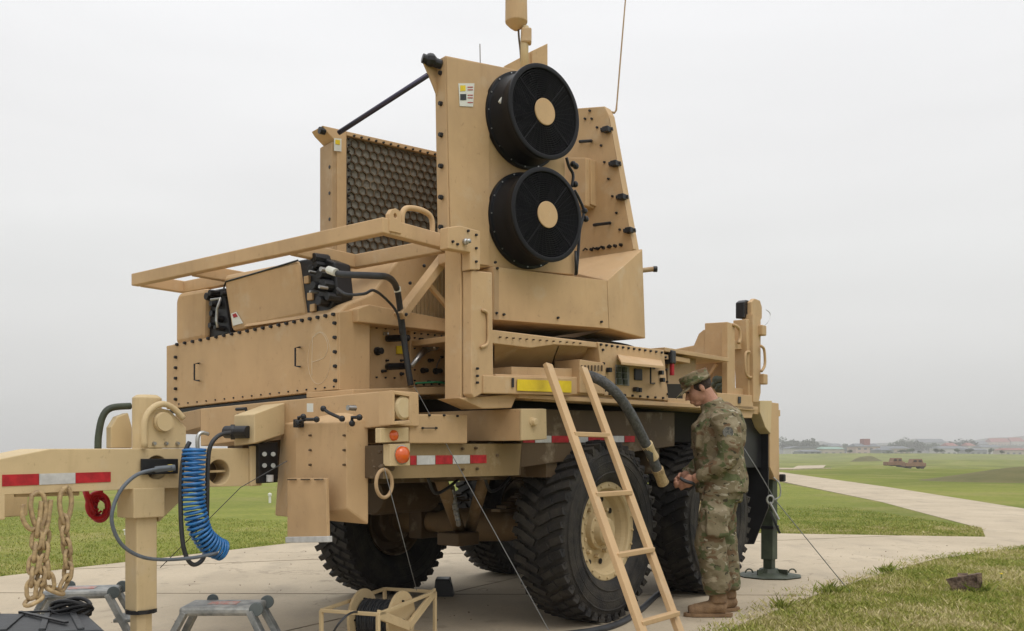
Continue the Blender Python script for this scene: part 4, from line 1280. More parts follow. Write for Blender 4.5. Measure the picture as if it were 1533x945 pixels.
# wiring beside the fans
for pth in (((848, 236), (852, 250), (858, 262), (856, 280)), ((860, 285), (868, 300), (874, 318), (868, 345), (866, 372), (863, 410)), ((862, 376), (862, 412))):
    m_ = M(); m_.tube(smooth_path([TP(-.02).at(x, y) for x, y in pth], 5), .010, 8); m_.out('fan_cable', BLACK, T, bevel=0, smooth=True)
m_ = M()
for (x, y) in ((858, 246), (862, 249), (861, 276), (875, 316), (877, 328)): m_.ball(TP(-.02).at(x, y), .022, seg=8)
m_.out('cable_gland', BLACK, T, bevel=0)
# grille panel behind the column
gp = TP(-.78)
def gx(px, py, o=-.78): return TP(o).at(px, py)
M().pp(TP(-.76), [(483, 188), (519, 196), (519, 400), (505, 400), (505, 214), (488, 196)], -TPn * .15).out('grille_frame_side', TAN, T, bevel=.004)
M().pp(TP(-.77), [(497, 212), (506, 214), (506, 400), (497, 396)], -TPn * .16).out('grille_flange', TAND, T, bevel=.004)
M().pp(TP(-.76), [(519, 196.5), (730, 244), (730, 251), (519, 203)], -TPn * .15).out('grille_frame_top', TAN, T, bevel=.004)
M().pp(TP(-.79), [(519, 200), (726, 250), (726, 410), (519, 400)], -TPn * .02).out('filter_backing', HEXB, T, bevel=0)
M().pp(TP(-.815), [(519, 200), (726, 250), (726, 410), (519, 400)], -TPn * .35).out('array_body', TAN, T, bevel=.004)
# honeycomb: hexagon plate with round-edged openings
hx = M()
g0 = gx(520, 372); tl = gx(520, 202); tr = gx(728, 250)
wid = (Vector((tr.x, tr.y, 0)) - Vector((tl.x, tl.y, 0))).length
zt0, zt1, zb = tl.z, tr.z, g0.z - .1
sz = .0325
dxh = sz * math.sqrt(3); dyh = sz * 1.5
r_i = 0
zz = zb
base2 = Vector((g0.x, g0.y, 0))
while zz < max(zt0, zt1):
    xx = dxh / 2 if r_i % 2 else 0
    while xx < wid:
        zt = zt0 + (zt1 - zt0) * xx / wid
        if zz < zt - .01 and xx > .02:
            oc = []; ic = []
            for j in range(6):
                t_ = math.pi / 6 + j * math.pi / 3
                oc.append(base2 + TPp * (xx + sz * math.cos(t_)) + Z * (zz + sz * math.sin(t_)) + TPn * .004)
                ic.append(base2 + TPp * (xx + sz * .87 * math.cos(t_)) + Z * (zz + sz * .87 * math.sin(t_)) + TPn * .004)
            bo = [hx.bm.verts.new(v) for v in oc]; bi = [hx.bm.verts.new(v) for v in ic]; bd = [hx.bm.verts.new(v - TPn * .014) for v in ic]
            for j in range(6):
                k_ = (j + 1) % 6
                hx.bm.faces.new((bo[j], bo[k_], bi[k_], bi[j])); hx.bm.faces.new((bi[j], bi[k_], bd[k_], bd[j]))
        xx += dxh
    zz += dyh; r_i += 1
hx.out('honeycomb_grille', UNDER, T, bevel=0, kind='stuff')
bolts([gx(522, y, -.758) for y in np.arange(208, 372, 9.5)] + [gx(x, 201.5 + (x - 520) * .227, -.758) for x in range(530, 655, 11)], TPn, .008, T, BLACK, 'grille_bolts', .01)
bolts([gx(497, y, -.80) for y in (251, 290, 329)], -TPp, .014, T, BLACK, 'flange_bolts', .02)
M().pp(TP(-.755), [(500, 207), (511, 208), (511, 227), (500, 226)], TPn * .002).out('warning_sticker', STK, T, bevel=0)
M().pp(TP(-.752), [(502, 209), (509, 210), (509, 217), (502, 216)], TPn * .001).out('sticker_yellow_mark', YEL, T, bevel=0)
m_ = M(); m_.cyl(gx(507, 199, -.70), TP(-.10).at(640, 113), .016, 12); m_.out('support_strut', mat('strut_anodised', (.05, .045, .075), .35, metal=.5), T, bevel=0, smooth=True)
m_ = M(); m_.cyl(gx(478, 195, -.78), gx(486, 197, -.78), .022, 10); m_.out('strut_pin', BLACK, T, bevel=0)
# right-hand electronics cabinet on the shoulder
ac = (P3t - O2).dot(U) + .02
fc = FP(ac)
M().pp(fc, [(820, 165), (866, 162), (905, 159), (911, 171), (948, 373), (940, 380), (820, 395)], U * .09).out('cabinet', TAN, T, bevel=.006)
M().pp(FP(ac + .09), [(835, 175), (880, 175), (905, 368), (835, 385)], U * .22).out('cabinet_rear', TAN, T)
M().hull([FP(ac - .002).at(x, y) for x, y in ((912, 174), (948, 372))] + [FP(ac + .10).at(x, y) for x, y in ((917, 174), (955, 371))] + [FP(ac + .10).at(x, y) for x, y in ((906, 170), (945, 371))]).out('cabinet_door', TAN, T, bevel=.004)
fc2 = FP(ac - .005)
for (x, y) in ((908, 194), (920, 245), (931, 295), (942, 345)):
    m_ = M(); m_.bar(FP(ac - .02).at(x - 9, y + 1), FP(ac + .02).at(x + 10, y), .05, .022); m_.box(FP(ac - .03).at(x, y), .05, .05, .04); m_.out('toggle_latch', BLACK, T, bevel=.004)
for (x0, y0, x1, y1) in ((868, 212, 886, 211), (889, 337, 914, 334)):
    m_ = M(); m_.tube([fc2.at(x0 + 2, y0), FP(ac - .05).at(x0, y0), FP(ac - .05).at(x1, y1), fc2.at(x1 - 1, y1)], .012, 8); m_.out('cabinet_handle', BLACK, T, bevel=0)
bolts([fc2.at(x, y) for x, y in ((894, 191), (900, 218), (905, 243), (911, 268), (917, 294), (923, 319), (928, 344), (876, 178), (886, 178), (883, 166))], -U, .010, T, BLACK, 'cabinet_bolts')
bolts([fc2.at(x, y) for x, y in row((886, 374), (930, 367), 6)], -U, .014, T, BLACK, 'cabinet_foot_bolts', .02)
bx_ = M().pp(FP(ac - .12), [(852, 236), (877, 236), (877, 308), (852, 310)], U * .13).out('side_module', TAN, T, bevel=.006)
M().pp(FP(ac - .07), [(877, 236), (884, 238), (885, 306), (877, 308)], U * .08).out('module_cover', TAN, T, bevel=.003)
m_ = M()
for (x, y) in ((888, 371), (900, 369), (912, 367), (876, 372)): m_.tube([fc2.at(x - 3, y + 3), FP(ac - .04).at(x, y), fc2.at(x + 3, y + 2)], .007, 6)
m_.out('cabinet_hooks', BLACK, T, bevel=0)
m_ = M(); m_.tube([TP(-.9).at(x, y) for x, y in ((876, 318), (878, 345), (880, 368), (884, 376))], .009, 8); m_.out('cabinet_wire', BLACK, T, bevel=0)
# rear fin and antenna on top
tb = TP(-.62)
M().pp(tb, [(752, 108), (757, 98), (797, 77), (797, 130), (752, 120)], -TPn * .02).out('rear_fin', TAN, T, bevel=.002)
M().pp(TP(-.60), [(797, 76), (820, 65), (820, 135), (797, 130)], -TPn * .12).out('rear_fin_post', TAN, T, bevel=.004)
ta = YP(TP(-.35).at(787, 60).y)
def tp(px, py): return ta.at(px, py)
an = M(); an.tube([tp(785, 122), tp(785, 66), tp(786, 40)], [.028, .028, .026], 16)
ant = an.out('antenna_mast', CREAM, T, bevel=0, smooth=True)
m_ = M(); m_.box((tp(788, 55)), .07, .07, .10, (Vector((1, 0, 0)), Vector((0, 1, 0)), Z)); m_.out('mast_clamp', TAN, ant, bevel=.01)
m_ = M(); m_.tube([tp(773, 45), tp(773, 41), tp(773, 34), tp(772.5, -60), tp(772.5, -66)], [.02, .045, .076, .070, .05], 24); m_.out('antenna_radome', TAN, ant, bevel=.004)
m_ = M(); m_.tube(smooth_path([tp(x, y) for x, y in ((776, 42), (777, 58), (779, 75), (781, 105))], 4), .007, 6); m_.out('antenna_cable', UNDER, ant, bevel=0)
m_ = M(); m_.tube([TP(-.3).at(719, 95), TP(-.3).at(718.5, 66)], .003, 5); m_.out('short_whip', UNDER, T, bevel=0)
wh = Pl(fc.at(905, 170) + U * .1, Vector((0, 1, 0)))
m_ = M(); m_.tube([wh.at(x, y) for x, y in ((897, 172), (908, 167), (920, 169), (922.5, 165), (923.5, 155), (930, 75), (938, -20), (941, -60))], [.010, .010, .009, .008, .006, .006, .005, .005], 8); m_.out('whip_antenna', TAND, T, bevel=0)
m_ = M(); m_.tube([wh.at(899 + 7 * math.cos(t_), 171 + 4 * math.sin(t_)) for t_ in np.linspace(0, 6.28, 14, endpoint=False)], .005, 6, closed=True); m_.out('whip_base_ring', TAND, T, bevel=0)

# ------------------------------------------------------------------ loose things on and around the trailer
def hose(name, pts, r, m, label, cat, seg=10, n=6, group=None):
    k = M(); k.tube(smooth_path(pts, n), r, seg)
    return tag(k.out(name, m, None, bevel=0, smooth=True), label, cat, group)
sH = SP(.86)
# blue coil
path = smooth_path([SP(.85).at(x, y) for x, y in ((291, 672), (290, 700), (290, 735), (292, 765), (300, 795), (315, 815), (333, 824))], 30)
k = M()
turns = 27; tot = len(path) - 1; hp = []
for i in range(turns * 18 + 1):
    f = i / (turns * 18) * tot
    j = min(int(f), tot - 1); q = path[j].lerp(path[j + 1], f - j)
    t_ = (path[min(j + 2, tot)] - path[max(j - 1, 0)]).normalized()
    a = (V - t_ * V.dot(t_)).normalized(); b = t_.cross(a)
    ang = 2 * math.pi * i / 18
    rr = .052 * (1 + .03 * math.sin(i * .05))
    hp.append(q + (a * math.cos(ang) + b * math.sin(ang)) * rr)
k.tube(hp, .0078, 8)
ch = k.out('coiled_air_hose', BLUE, None, bevel=0, smooth=True)
tag(ch, 'bright blue coiled air hose hanging from the side of the tongue', 'air hose')
hose('air_line', [SP(.84).at(x, y) for x, y in ((296, 676), (296, 655), (302, 648), (312, 650))], .010, STEEL, 'short silver pipe bending over the top of the blue coil', 'pipe')
hose('black_loop_hose', [SP(.88).at(x, y) for x, y in ((284, 662), (276, 680), (271, 720), (271, 780), (276, 825), (288, 845), (303, 838), (308, 815), (310, 760), (311, 700), (315, 668), (328, 652), (345, 648))], .0115, RUBH, 'black rubber hose looping down behind the blue coil', 'hose')
hose('grey_cable', [SP(.80).at(x, y) for x, y in ((256, 700), (232, 703), (205, 711), (183, 731), (170, 758), (168, 785), (182, 815), (210, 833), (245, 838), (290, 835), (325, 828))], .009, GREYH, 'grey electric cable drooping in a wide arc in front of the jack leg', 'cable')
# red coil behind
k = M(); pr = SP(1.35)
for i in range(5):
    c = (146 + i * 3.4, 757 + (i % 3) * 3)
    k.tube([pr.at(c[0] + 15 * math.cos(t_) * (1 - .08 * i), c[1] + 19 * math.sin(t_) * (1 - .05 * i)) + V * (.012 * i) for t_ in np.linspace(0, 6.28, 22, endpoint=False)], .0125, 7, closed=True)
k.tube([pr.at(x, y) for x, y in ((128, 735), (132, 748), (136, 760), (140, 770))], .016, 8); k.tube([pr.at(x, y) for x, y in ((150, 728), (152, 745))], .012, 8)
for t_ in np.linspace(0, 6.28, 9): k.tube([pr.at(152 + 6 * math.cos(t_), 757 + 8 * math.sin(t_)), pr.at(152 + 15 * math.cos(t_ + .5), 758 + 19 * math.sin(t_ + .5)) + V * .03], .006, 6)
tag(k.out('red_hose', REDH, None, bevel=0, smooth=True), 'bundle of bright red coiled hose hanging under the tongue', 'air hose')
# chains
def link_mesh():
    k = M(); pts = []
    for t_ in np.linspace(0, 2 * math.pi, 16, endpoint=False):
        pts.append(Vector((.019 * math.cos(t_), 0, .030 * math.sin(t_) + .012 * (1 if math.sin(t_) > 0 else -1))))
    k.tube(pts, .0096, 7, closed=True)
    me = k.mesh('chain_link', True); me.materials.append(CHAINM); return me
lm = link_mesh()
def chain(pxs, pl, label):
    path = smooth_path([pl.at(x, y) for x, y in pxs], 12)
    root = empty('safety_chain', path[-1]); tag(root, label, 'chain', 'safety chains hanging under the tongue')
    acc = 0; pitch = .056; i = 0; nxt = 0
    for q0, q1 in zip(path, path[1:]):
        seg = (q1 - q0).length
        while acc + seg >= nxt:
            f = (nxt - acc) / seg if seg else 0
            c = q0.lerp(q1, f); d = (q1 - q0).normalized()
            o = bpy.data.objects.new('chain_link', lm); COL.objects.link(o); o.parent = root
            qt = d.to_track_quat('Z', 'Y') @ __import__('mathutils').Quaternion((0, 0, 1), (math.pi / 2 if i % 2 else 0) + .5)
            o.rotation_mode = 'QUATERNION'; o.rotation_quaternion = qt; o.location = c - Vector(root['_w'])
            nxt += pitch; i += 1
        acc += seg
    return root
pc_ = SP(.97)
r1 = chain([(57, 790), (52, 830), (48, 862), (47, 893), (50, 899), (56, 890), (62, 862), (66, 825), (70, 800)], pc_, 'longer safety chain doubled up at the far left under the tongue')
r2 = chain([(72, 852), (74, 872), (82, 884), (92, 880), (101, 860), (101, 830), (97, 800), (96, 780)], pc_, 'shorter safety chain hanging beside the white reflective tape')
for root, hk in ((r1, [((35, 755), (33, 770), (38, 785), (48, 793), (58, 786)), ((48, 740), (46, 760), (52, 785), (60, 790), (68, 770), (66, 745), (57, 737), (48, 742))]), (r2, [((102, 728), (93, 735), (89, 750), (92, 772), (98, 784), (104, 770), (107, 748), (102, 730)), ((62, 750), (60, 775), (64, 800), (70, 790), (74, 765), (76, 748))])):
    for h_ in hk:
        k = M(); k.tube(smooth_path([pc_.at(x, y) for x, y in h_], 5), .011, 8); k.out('chain_hook', CHAINM, root, bevel=0, smooth=True)
# front cables
hose('thick_black_cable', [FP(-1.9).at(497, 408), FP(-1.95).at(515, 411), FP(-1.9).at(560, 413), FP(-1.75).at(582, 416), FP(-1.55).at(594, 432), FP(-1.45).at(600, 470), FP(-1.4).at(605, 510), FP(-1.38).at(611, 552), FP(-1.36).at(615, 577)], .0185, RUBH, 'thick black cable arching from the round-ended housing down to the connector bay', 'cable')
hose('thin_black_cable', [FP(-1.9).at(505, 432), FP(-1.95).at(520, 441), FP(-1.9).at(545, 440), FP(-1.8).at(560, 435), FP(-1.6).at(580, 450), FP(-1.5).at(595, 470), FP(-1.45).at(600, 500)], .008, RUBH, 'thin black cable sagging below the thick one to the connector bay', 'cable')
k = M(); q0 = FP(-1.94).at(492, 404); q1 = FP(-1.95).at(503, 408); k.cyl(q0, q1, .022, 12); tag(k.out('cable_collar', STK, None, bevel=.002), 'pale collar where the thick black cable leaves the housing', 'collar')
k = M(); q0 = FP(-1.545).at(594, 430); q1 = FP(-1.535).at(595.5, 437); k.cyl(q0, q1, .021, 12); tag(k.out('cable_band', STK, None, bevel=.002), 'white band wrapped round the bend of the thick black cable', 'band')
# power hose on the right side
hs = empty('power_hose', SP(-.12).at(990, 720)); tag(hs, 'thick grey power hose with brass couplings hanging off the deck behind the ladder', 'hose')
hpts = [SP(b).at(x, y) for b, x, y in ((-.02, 880, 562), (-.12, 900, 570), (-.18, 922, 588), (-.2, 943, 618), (-.2, 962, 655), (-.2, 974, 680), (-.2, 985, 705), (-.2, 993, 722))]
k = M(); k.tube(smooth_path(hpts, 6), .034, 14); k.out('hose_body', mat('grey_sleeve', (.085, .085, .085), .8, var=.3, scale=40, bump=.5), hs, bevel=0, smooth=True)
for (x0, y0, x1, y1) in ((968, 665, 978, 686), (984, 702, 993, 724)):
    k = M(); k.tube([SP(-.2).at(x0, y0), SP(-.2).at((x0 + x1) / 2, (y0 + y1) / 2), SP(-.2).at(x1, y1)], [.042, .037, .042], 14); k.out('hose_coupling', CHAINM if x0 > 980 else CREAM, hs, bevel=.003)
hose('ground_hose', [GP(1010, 880, .03), GP(985, 890, .03), GP(960, 912, .03), GP(930, 932, .03), GP(890, 944, .03), GP(820, 955, .03), GP(740, 985, .03)], .022, RUBH, 'black hose lying on the concrete under the ladder and near wheel', 'hose')
hose('hand_cable', [Vector((1.17, 6.44, .985)), Vector((1.21, 6.43, .96)), Vector((1.27, 6.45, .94)), Vector((1.24, 6.52, .90)), Vector((1.16, 6.56, .93))], .012, RUBH, 'short black cable end held in the hands of the person', 'cable')
# guy lines
hose('guy_line', [FP(-1.5).at(620, 578), GP(880, 1050, .02)], .0022, CORDM, 'thin line running from the connector bay down across the axle to the ground', 'line', 6, 1)
hose('guy_line', [SP(.02).at(575, 700), SP(-.1).at(624, 885)], .0018, CORDM, 'thin line hanging down below the round amber lamp', 'line', 6, 1)
hose('guy_line', [YP(4.6).at(430, 690), YP(4.6).at(360, 730), YP(4.7).at(300, 790), YP(4.8).at(240, 850)], .002, CORDD, 'very thin dark line slanting over the grass right of the blue coil', 'line', 6, 1)
tl_ = [YP(7.6).at(1108, 662), YP(7.7).at(1135, 705), YP(7.8).at(1160, 748), GP(1272, 886, .01)]
hose('stay_wire', tl_, .004, CORD, 'thin stay wire slanting down behind the soldier to the concrete', 'wire', 6, 1)
k = M(); q = YP(7.7).at(1152, 745)
k.cyl(YP(7.7).at(1152, 752), YP(7.7).at(1166, 778), .010, 8); k.tube([YP(7.7).at(1153 + 5 * math.cos(t_), 748 + 6 * math.sin(t_)) for t_ in np.linspace(0, 6.28, 14, endpoint=False)], .008, 6, closed=True)
k.tube(smooth_path([YP(7.7).at(x, y) for x, y in ((1158, 715), (1167, 725), (1168, 742), (1160, 748))], 4), .006, 6)
tag(k.out('turnbuckle', STEEL, None, bevel=0), 'steel turnbuckle and hook on the stay wire beside the rear jack', 'turnbuckle')

# ladder
ld = empty('ladder', GP(985, 975)); tag(ld, 'tan ladder with four visible rungs leaning on the deck over the near wheel', 'ladder')
lt = SP(-.13).at(822, 552); rt = SP(-.13).at(875, 557)
zg = .0
def onground(px, py): return GP(px, py, .015)
lb_ = SP(-1.02).at(974, 1000); lb_.z = .02
def ladder_pt(f, side):
    return None
# left rail passes (822,552) and (960,945); right rail (875,557) and (1018,945)
pb_ = SP(-.90)
l2 = pb_.at(961, 945); r2_ = pb_.at(1017, 945)
dL = (l2 - lt); dR = (r2_ - rt)
fL = (lt.z - .02) / (lt.z - l2.z); fR = (rt.z - .02) / (rt.z - r2_.z)
Lb, Rb = lt + dL * fL, rt + dR * fR
for p0, p1 in ((lt, Lb), (rt, Rb)):
    k = M(); k.bar(p0 - (p1 - p0).normalized() * .03, p1, .030, .062, up=U); k.out('rail', TAN, ld, bevel=.004)
for (y,) in ((650,), (741,), (832,), (934,)):
    fl_ = None
    def find(p, d):
        lo, hi = 0, 1.6
        for _ in range(40):
            mid = (lo + hi) / 2; q = p + d * mid; yy = HY - (q.z - H) / q.y * F
            if yy < y: lo = mid
            else: hi = mid
        return p + d * lo
    a_, b_ = find(lt, dL), find(rt, dR)
    b_ = b_ + Z * (a_.z - b_.z)
    k = M(); k.bar(a_, b_, .045, .028); k.out('rung', TAN, ld, bevel=.004)
a_, b_ = lt + dL * 1.14, rt + dR * 1.14
k = M(); k.bar(a_, b_, .045, .028); k.out('rung', TAN, ld, bevel=.004)

# cable reel
rl = empty('cable_reel', GP(566, 970)); tag(rl, 'small tan cable reel of black cable in a square frame before the trailer', 'cable reel')
yr = 5.45
A_ = GP(481, 912, .33); B_ = GP(566, 921, .33); C_ = GP(651, 884, .33); D_ = GP(572, 884, .33)
A_ = YP(5.0).at(481, 915); zt = .29
A_ = GP(481, 914, zt); B_ = GP(566, 920, zt); C_ = GP(651, 886, zt); D_ = A_ + (C_ - B_)
bars = [(A_, B_), (B_, C_), (C_, D_), (D_, A_)]
for p in (A_, B_, C_, D_): bars.append((p, Vector((p.x, p.y, .02))))
for (p0, p1) in [(A_, B_), (B_, C_), (C_, D_), (D_, A_)]:
    bars.append((Vector((p0.x, p0.y, .03)), Vector((p1.x, p1.y, .03))))
for p0, p1 in bars:
    k = M(); k.bar(p0, p1, .020, .020, up=Z if abs((p1 - p0).z) < .01 else U); k.out('frame_bar', CREAM, rl, bevel=.003)
M_c = (B_ + C_) / 2
axr = (A_ - B_).normalized()
drop = Z * -.14
k = M(); k.bar(B_, M_c + drop * 1.0, .02, .05); k.out('brace_plate', CREAM, rl, bevel=.003)
k = M(); k.bar(C_, M_c + drop * 1.0, .02, .05); k.out('brace_plate', CREAM, rl, bevel=.003)
cen = (A_ + C_) / 2; cen.z = .185
wdt = (A_ - B_).length
for s_ in (-1, 1):
    c = cen + axr * (s_ * wdt * .36)
    k = M(); k.lathe(c, axr, [(-.008, 0), (-.008, .168), (.008, .168), (.008, 0)], 40)
    fl_ = k.out('reel_flange', CREAM, rl, bevel=.002)
    bolts([c - axr * .009 + (Z * math.cos(t_) + axr.cross(Z) * math.sin(t_)) * .11 for t_ in np.linspace(0, 6.28, 5)[:-1]] + [c - axr * .009], -axr, .007, fl_, BLACK, 'flange_bolts')
k = M(); pts = []
random.seed(5)
for i in range(400):
    f = i / 400; lay = int(f * 20 * 2)
    x = abs(((f * 2) % 2) - 1)
    pts.append(cen + axr * ((x - .5) * wdt * .66) + (Z * math.cos(i * .42) + axr.cross(Z) * math.sin(i * .42)) * (.105 + .004 * math.sin(i * .7)))
k.tube(pts, .0065, 6)
k.lathe(cen, axr, [(-wdt * .35, 0), (-wdt * .35, .098), (wdt * .35, .098), (wdt * .35, 0)], 30)
k.out('wound_cable', RUBH, rl, bevel=0)
hose('reel_cable_tail', [cen + axr * .08 - Vector((0, .1, 0)) + Z * .04, YP(4.85).at(525, 918), YP(4.8).at(500, 945), GP(490, 985, .01)], .006, RUBH, 'loose end of black cable dropping over the reel frame', 'cable')

# step stools
def stool(x0, x1, ytop, zt, yaw, label):
    c = GP((x0 + x1) / 2 - 12, ytop, zt)
    root = empty('step_stool', Vector((c.x, c.y, .015))); tag(root, label, 'step stool', 'grey folding step stools')
    ax = Vector((math.cos(yaw), math.sin(yaw), 0)); ay = Vector((-ax.y, ax.x, 0))
    W, D = .40, .26
    k = M(); k.box(c - Z * .010, W, D, .048, (ax, ay, Z)); top = k.out('top_step', ALU, root, bevel=.016)
    k = M(); k.box(c + Z * .0155, W * .38, D * .35, .002, (ax, ay, Z)); k.out('step_label', REDW, top, bevel=0)
    for sy in (-1, 1):
        for sx, sp_ in ((-1, .16), (1, .16)):
            p0 = c + ax * (sx * W * .42) + ay * (sy * D * .46) - Z * .012
            p1 = Vector((p0.x, p0.y, .02)) + ax * (sx * sp_) + ay * (sy * .03)
            k = M(); k.bar(p0, p1, .030, .075, up=ay); lg = k.out('leg', ALU, root, bevel=.003)
            k = M(); k.box(p1 + Z * .01, .06, .04, .03, (ax, ay, Z)); k.out('rubber_foot', BLACK, lg, bevel=.004)
        k = M(); q = c + ax * (W * .5) + ay * (sy * D * .47); k.lathe(q - ay * .012, ay, [(0, 0), (0, .036), (.024, .036), (.024, 0)], 18); k.out('hinge', OLIVEG, root, bevel=.003)
    for f in (.55,):
        k = M(); q = c + ax * (W * .55 + .03) ; q.z = zt * .5; k.box(q, .11, D * .9, .02, (ax, ay, Z)); k.out('lower_step', ALU, root, bevel=.004)
    k = M(); q = c - ax * (W * .25) + ay * (D * .5 + .01) + Z * .012; k.lathe(q - ay * .01, ay, [(0, 0), (0, .03), (.02, .03), (.02, 0)], 16); k.out('release_knob', OLIVEG, root, bevel=.003)
REDW = mat('worn_red_label', (.42, .12, .09), .6, col2=(.35, .33, .30), scale=40)
OLIVEG = mat('grey_green_plastic', (.085, .10, .10), .5, var=.2)
stool(85, 185, 884, .34, R(12), 'grey folding step stool left of the jack leg, beside the black case')
stool(275, 420, 907, .34, R(2), 'grey folding step stool standing alone between jack leg and cable reel')
# black case
cs = empty('equipment_case', YP(4.3).at(40, 1020)); tag(cs, 'black hard plastic case with rounded edges at the bottom left corner', 'case')
cz = .34
q = [GP(-110, 945, cz), GP(-60, 918, cz), GP(138, 922, cz), GP(158, 948, cz)]
q = [GP(-160, 950, cz), GP(-60, 917, cz), GP(132, 919, cz), GP(160, 944, cz)]
M().prism([p for p in q], Z * -.10).out('case_lid', CASE, cs, bevel=.02)
M().prism([Vector((p.x, p.y, cz - .105)) for p in q], Z * -.20).out('case_body', CASE, cs, bevel=.02)
for i_ in range(5):
    f_ = .12 + .19 * i_
    p0_, p1_ = q[0].lerp(q[3], f_), q[1].lerp(q[2], f_)
    k = M(); k.bar(p0_.lerp(p1_, .06) + Z * .004, p0_.lerp(p1_, .94) + Z * .004, .03, .012); k.out('lid_rib', CASE, cs, bevel=.004)
k = M(); a_, b_ = GP(30, 916, cz + .012), GP(100, 932, cz + .012); k.bar(a_, b_, .02, .01); k.bar(GP(28, 917, cz + .014), GP(75, 915, cz + .014), .015, .01); k.out('case_strap', BLACK, cs, bevel=.002)
k = M()
random.seed(8)
cc = GP(106, 914, .35)
for i in range(6):
    r_ = .075 + .012 * random.random()
    k.tube([cc + Vector((r_ * math.cos(t_) * 1.25, r_ * math.sin(t_) * .6, .012 * i + .015 * math.sin(t_ * 2 + i) - .02)) for t_ in np.linspace(0, 6.28, 20, endpoint=False)], .011, 7, closed=True)
tag(k.out('coiled_cable', BLACK, None, bevel=0, smooth=True), 'small coil of thick black cable lying on the back edge of the black case', 'cable')
# wheel chock
k = M(); c = GP(664, 893); k.hull([c + Vector((x, y, z)) for x, y, z in ((-.075, -.1, 0), (.085, -.1, 0), (-.075, .1, 0), (.085, .1, 0), (-.06, -.09, .15), (.05, -.09, .15), (-.06, .09, .15), (.05, .09, .15), (.08, -.09, .1))])
tag(k.out('wheel_chock', BLACK, None, bevel=.01), 'black wheel chock on the concrete against the far front wheel', 'wheel chock')

# ------------------------------------------------------------------ soldier
S0 = GP(1075, 922); S0.z = .014
FW = Vector((-1, .05, 0)).normalized(); LT = Vector((FW.y * -1, FW.x, 0)) * 1   # forward, and the soldier's left (towards the camera)
if LT.y > 0: LT = -LT
def W(x, l, z): return S0 + FW * x + LT * l + Z * z
def soft(k, name, m, parent, vox, disp=0, dscale=.12, smooth_it=4, label=None):
    o = k.out(name, m, parent, bevel=0, smooth=True, label=label)
    rm_ = o.modifiers.new('remesh', 'REMESH'); rm_.mode = 'VOXEL'; rm_.voxel_size = vox; rm_.use_smooth_shade = True
    sm = o.modifiers.new('smooth', 'SMOOTH'); sm.iterations = smooth_it; sm.factor = .6
    if disp:
        tx = bpy.data.textures.new(name, 'CLOUDS'); tx.noise_scale = dscale; tx.noise_depth = 3
        d = o.modifiers.new('folds', 'DISPLACE'); d.texture = tx; d.strength = disp; d.mid_level = .5; d.texture_coords = 'LOCAL'
    return o
k = M()
# head, tilted down
tilt = Matrix.Rotation(R(28), 4, LT)                   # nod
hc = W(.145, 0, 1.612)
def hd(x, l, z):                                       # head-local point
    v = Vector((x, l, z)); c, s_ = math.cos(R(30)), math.sin(R(30))
    x2 = v.x * c + v.z * s_; z2 = -v.x * s_ + v.z * c
    return hc + FW * x2 + LT * l + Z * z2
def hball(c, r, sx, sl, sz_):
    ax = [(hd(1, 0, 0) - hc), (hd(0, 1, 0) - hc), (hd(0, 0, 1) - hc)]
    mx = Matrix(((ax[0].x, ax[1].x, ax[2].x, 0), (ax[0].y, ax[1].y, ax[2].y, 0), (ax[0].z, ax[1].z, ax[2].z, 0), (0, 0, 0, 1)))
    k.ball(hd(*c), r, (sx, sl, sz_), mx, 20)
hball((-.014, 0, .030), .090, 1.0, .80, .95)           # skull
hball((.028, 0, -.035), .070, .95, .86, 1.15)          # face
hball((.048, 0, -.098), .034, 1.1, 1.1, .75)           # chin
hball((.005, .0, -.075), .055, 1.0, 1.0, .8)           # jaw
k.hull([hd(.090, -.012, -.002), hd(.090, .012, -.002), hd(.128, 0, -.040), hd(.098, -.018, -.050), hd(.098, .018, -.050), hd(.078, 0, .02)])  # nose
hball((.088, 0, -.070), .018, .8, 1.4, .45); hball((.085, 0, -.080), .017, .8, 1.3, .45)   # lips
hball((.083, 0, .018), .03, .6, 1.9, .45)              # brow
for s_ in (-1, 1):
    hball((-.012, .076 * s_, -.018), .030, .62, .35, 1.05)   # ears
k.tube([W(.02, 0, 1.43), W(.05, 0, 1.50), W(.085, 0, 1.56), hd(-.02, 0, -.02)], [.075, .062, .058, .06], 18)
# slim trunk and limbs inside the clothes
k.tube([W(-.02, 0, .86), W(-.02, 0, 1.0), W(-.01, 0, 1.15), W(.0, 0, 1.32), W(.01, 0, 1.42)], [.125, .125, .13, .145, .10], 20, squash=(LT, 1.25, .75))
arms = {1: [W(-.005, .185, 1.395), W(-.035, .225, 1.24), W(-.02, .235, 1.10), W(.09, .20, 1.02), W(.185, .14, .965)],
        -1: [W(.005, -.185, 1.395), W(.03, -.22, 1.22), W(.04, -.22, 1.10), W(.15, -.15, 1.03), W(.235, -.06, .975)]}
for s_ in (1, -1):
    k.tube(smooth_path(arms[s_], 4), [.050] * 5 + [.042] * 4 + [.04] * 4 + [.032] * 4, 14)
legs = {1: [W(-.01, .10, .90), W(.045, .115, .70), W(.075, .12, .52), W(.045, .115, .36), W(.02, .11, .16)],
        -1: [W(-.03, -.10, .90), W(-.04, -.11, .70), W(-.05, -.12, .53), W(-.075, -.12, .34), W(-.09, -.12, .16)]}
for s_ in (1, -1):
    k.tube(smooth_path(legs[s_], 4), [.085] * 4 + [.07] * 4 + [.055] * 4 + [.045] * 5, 14)
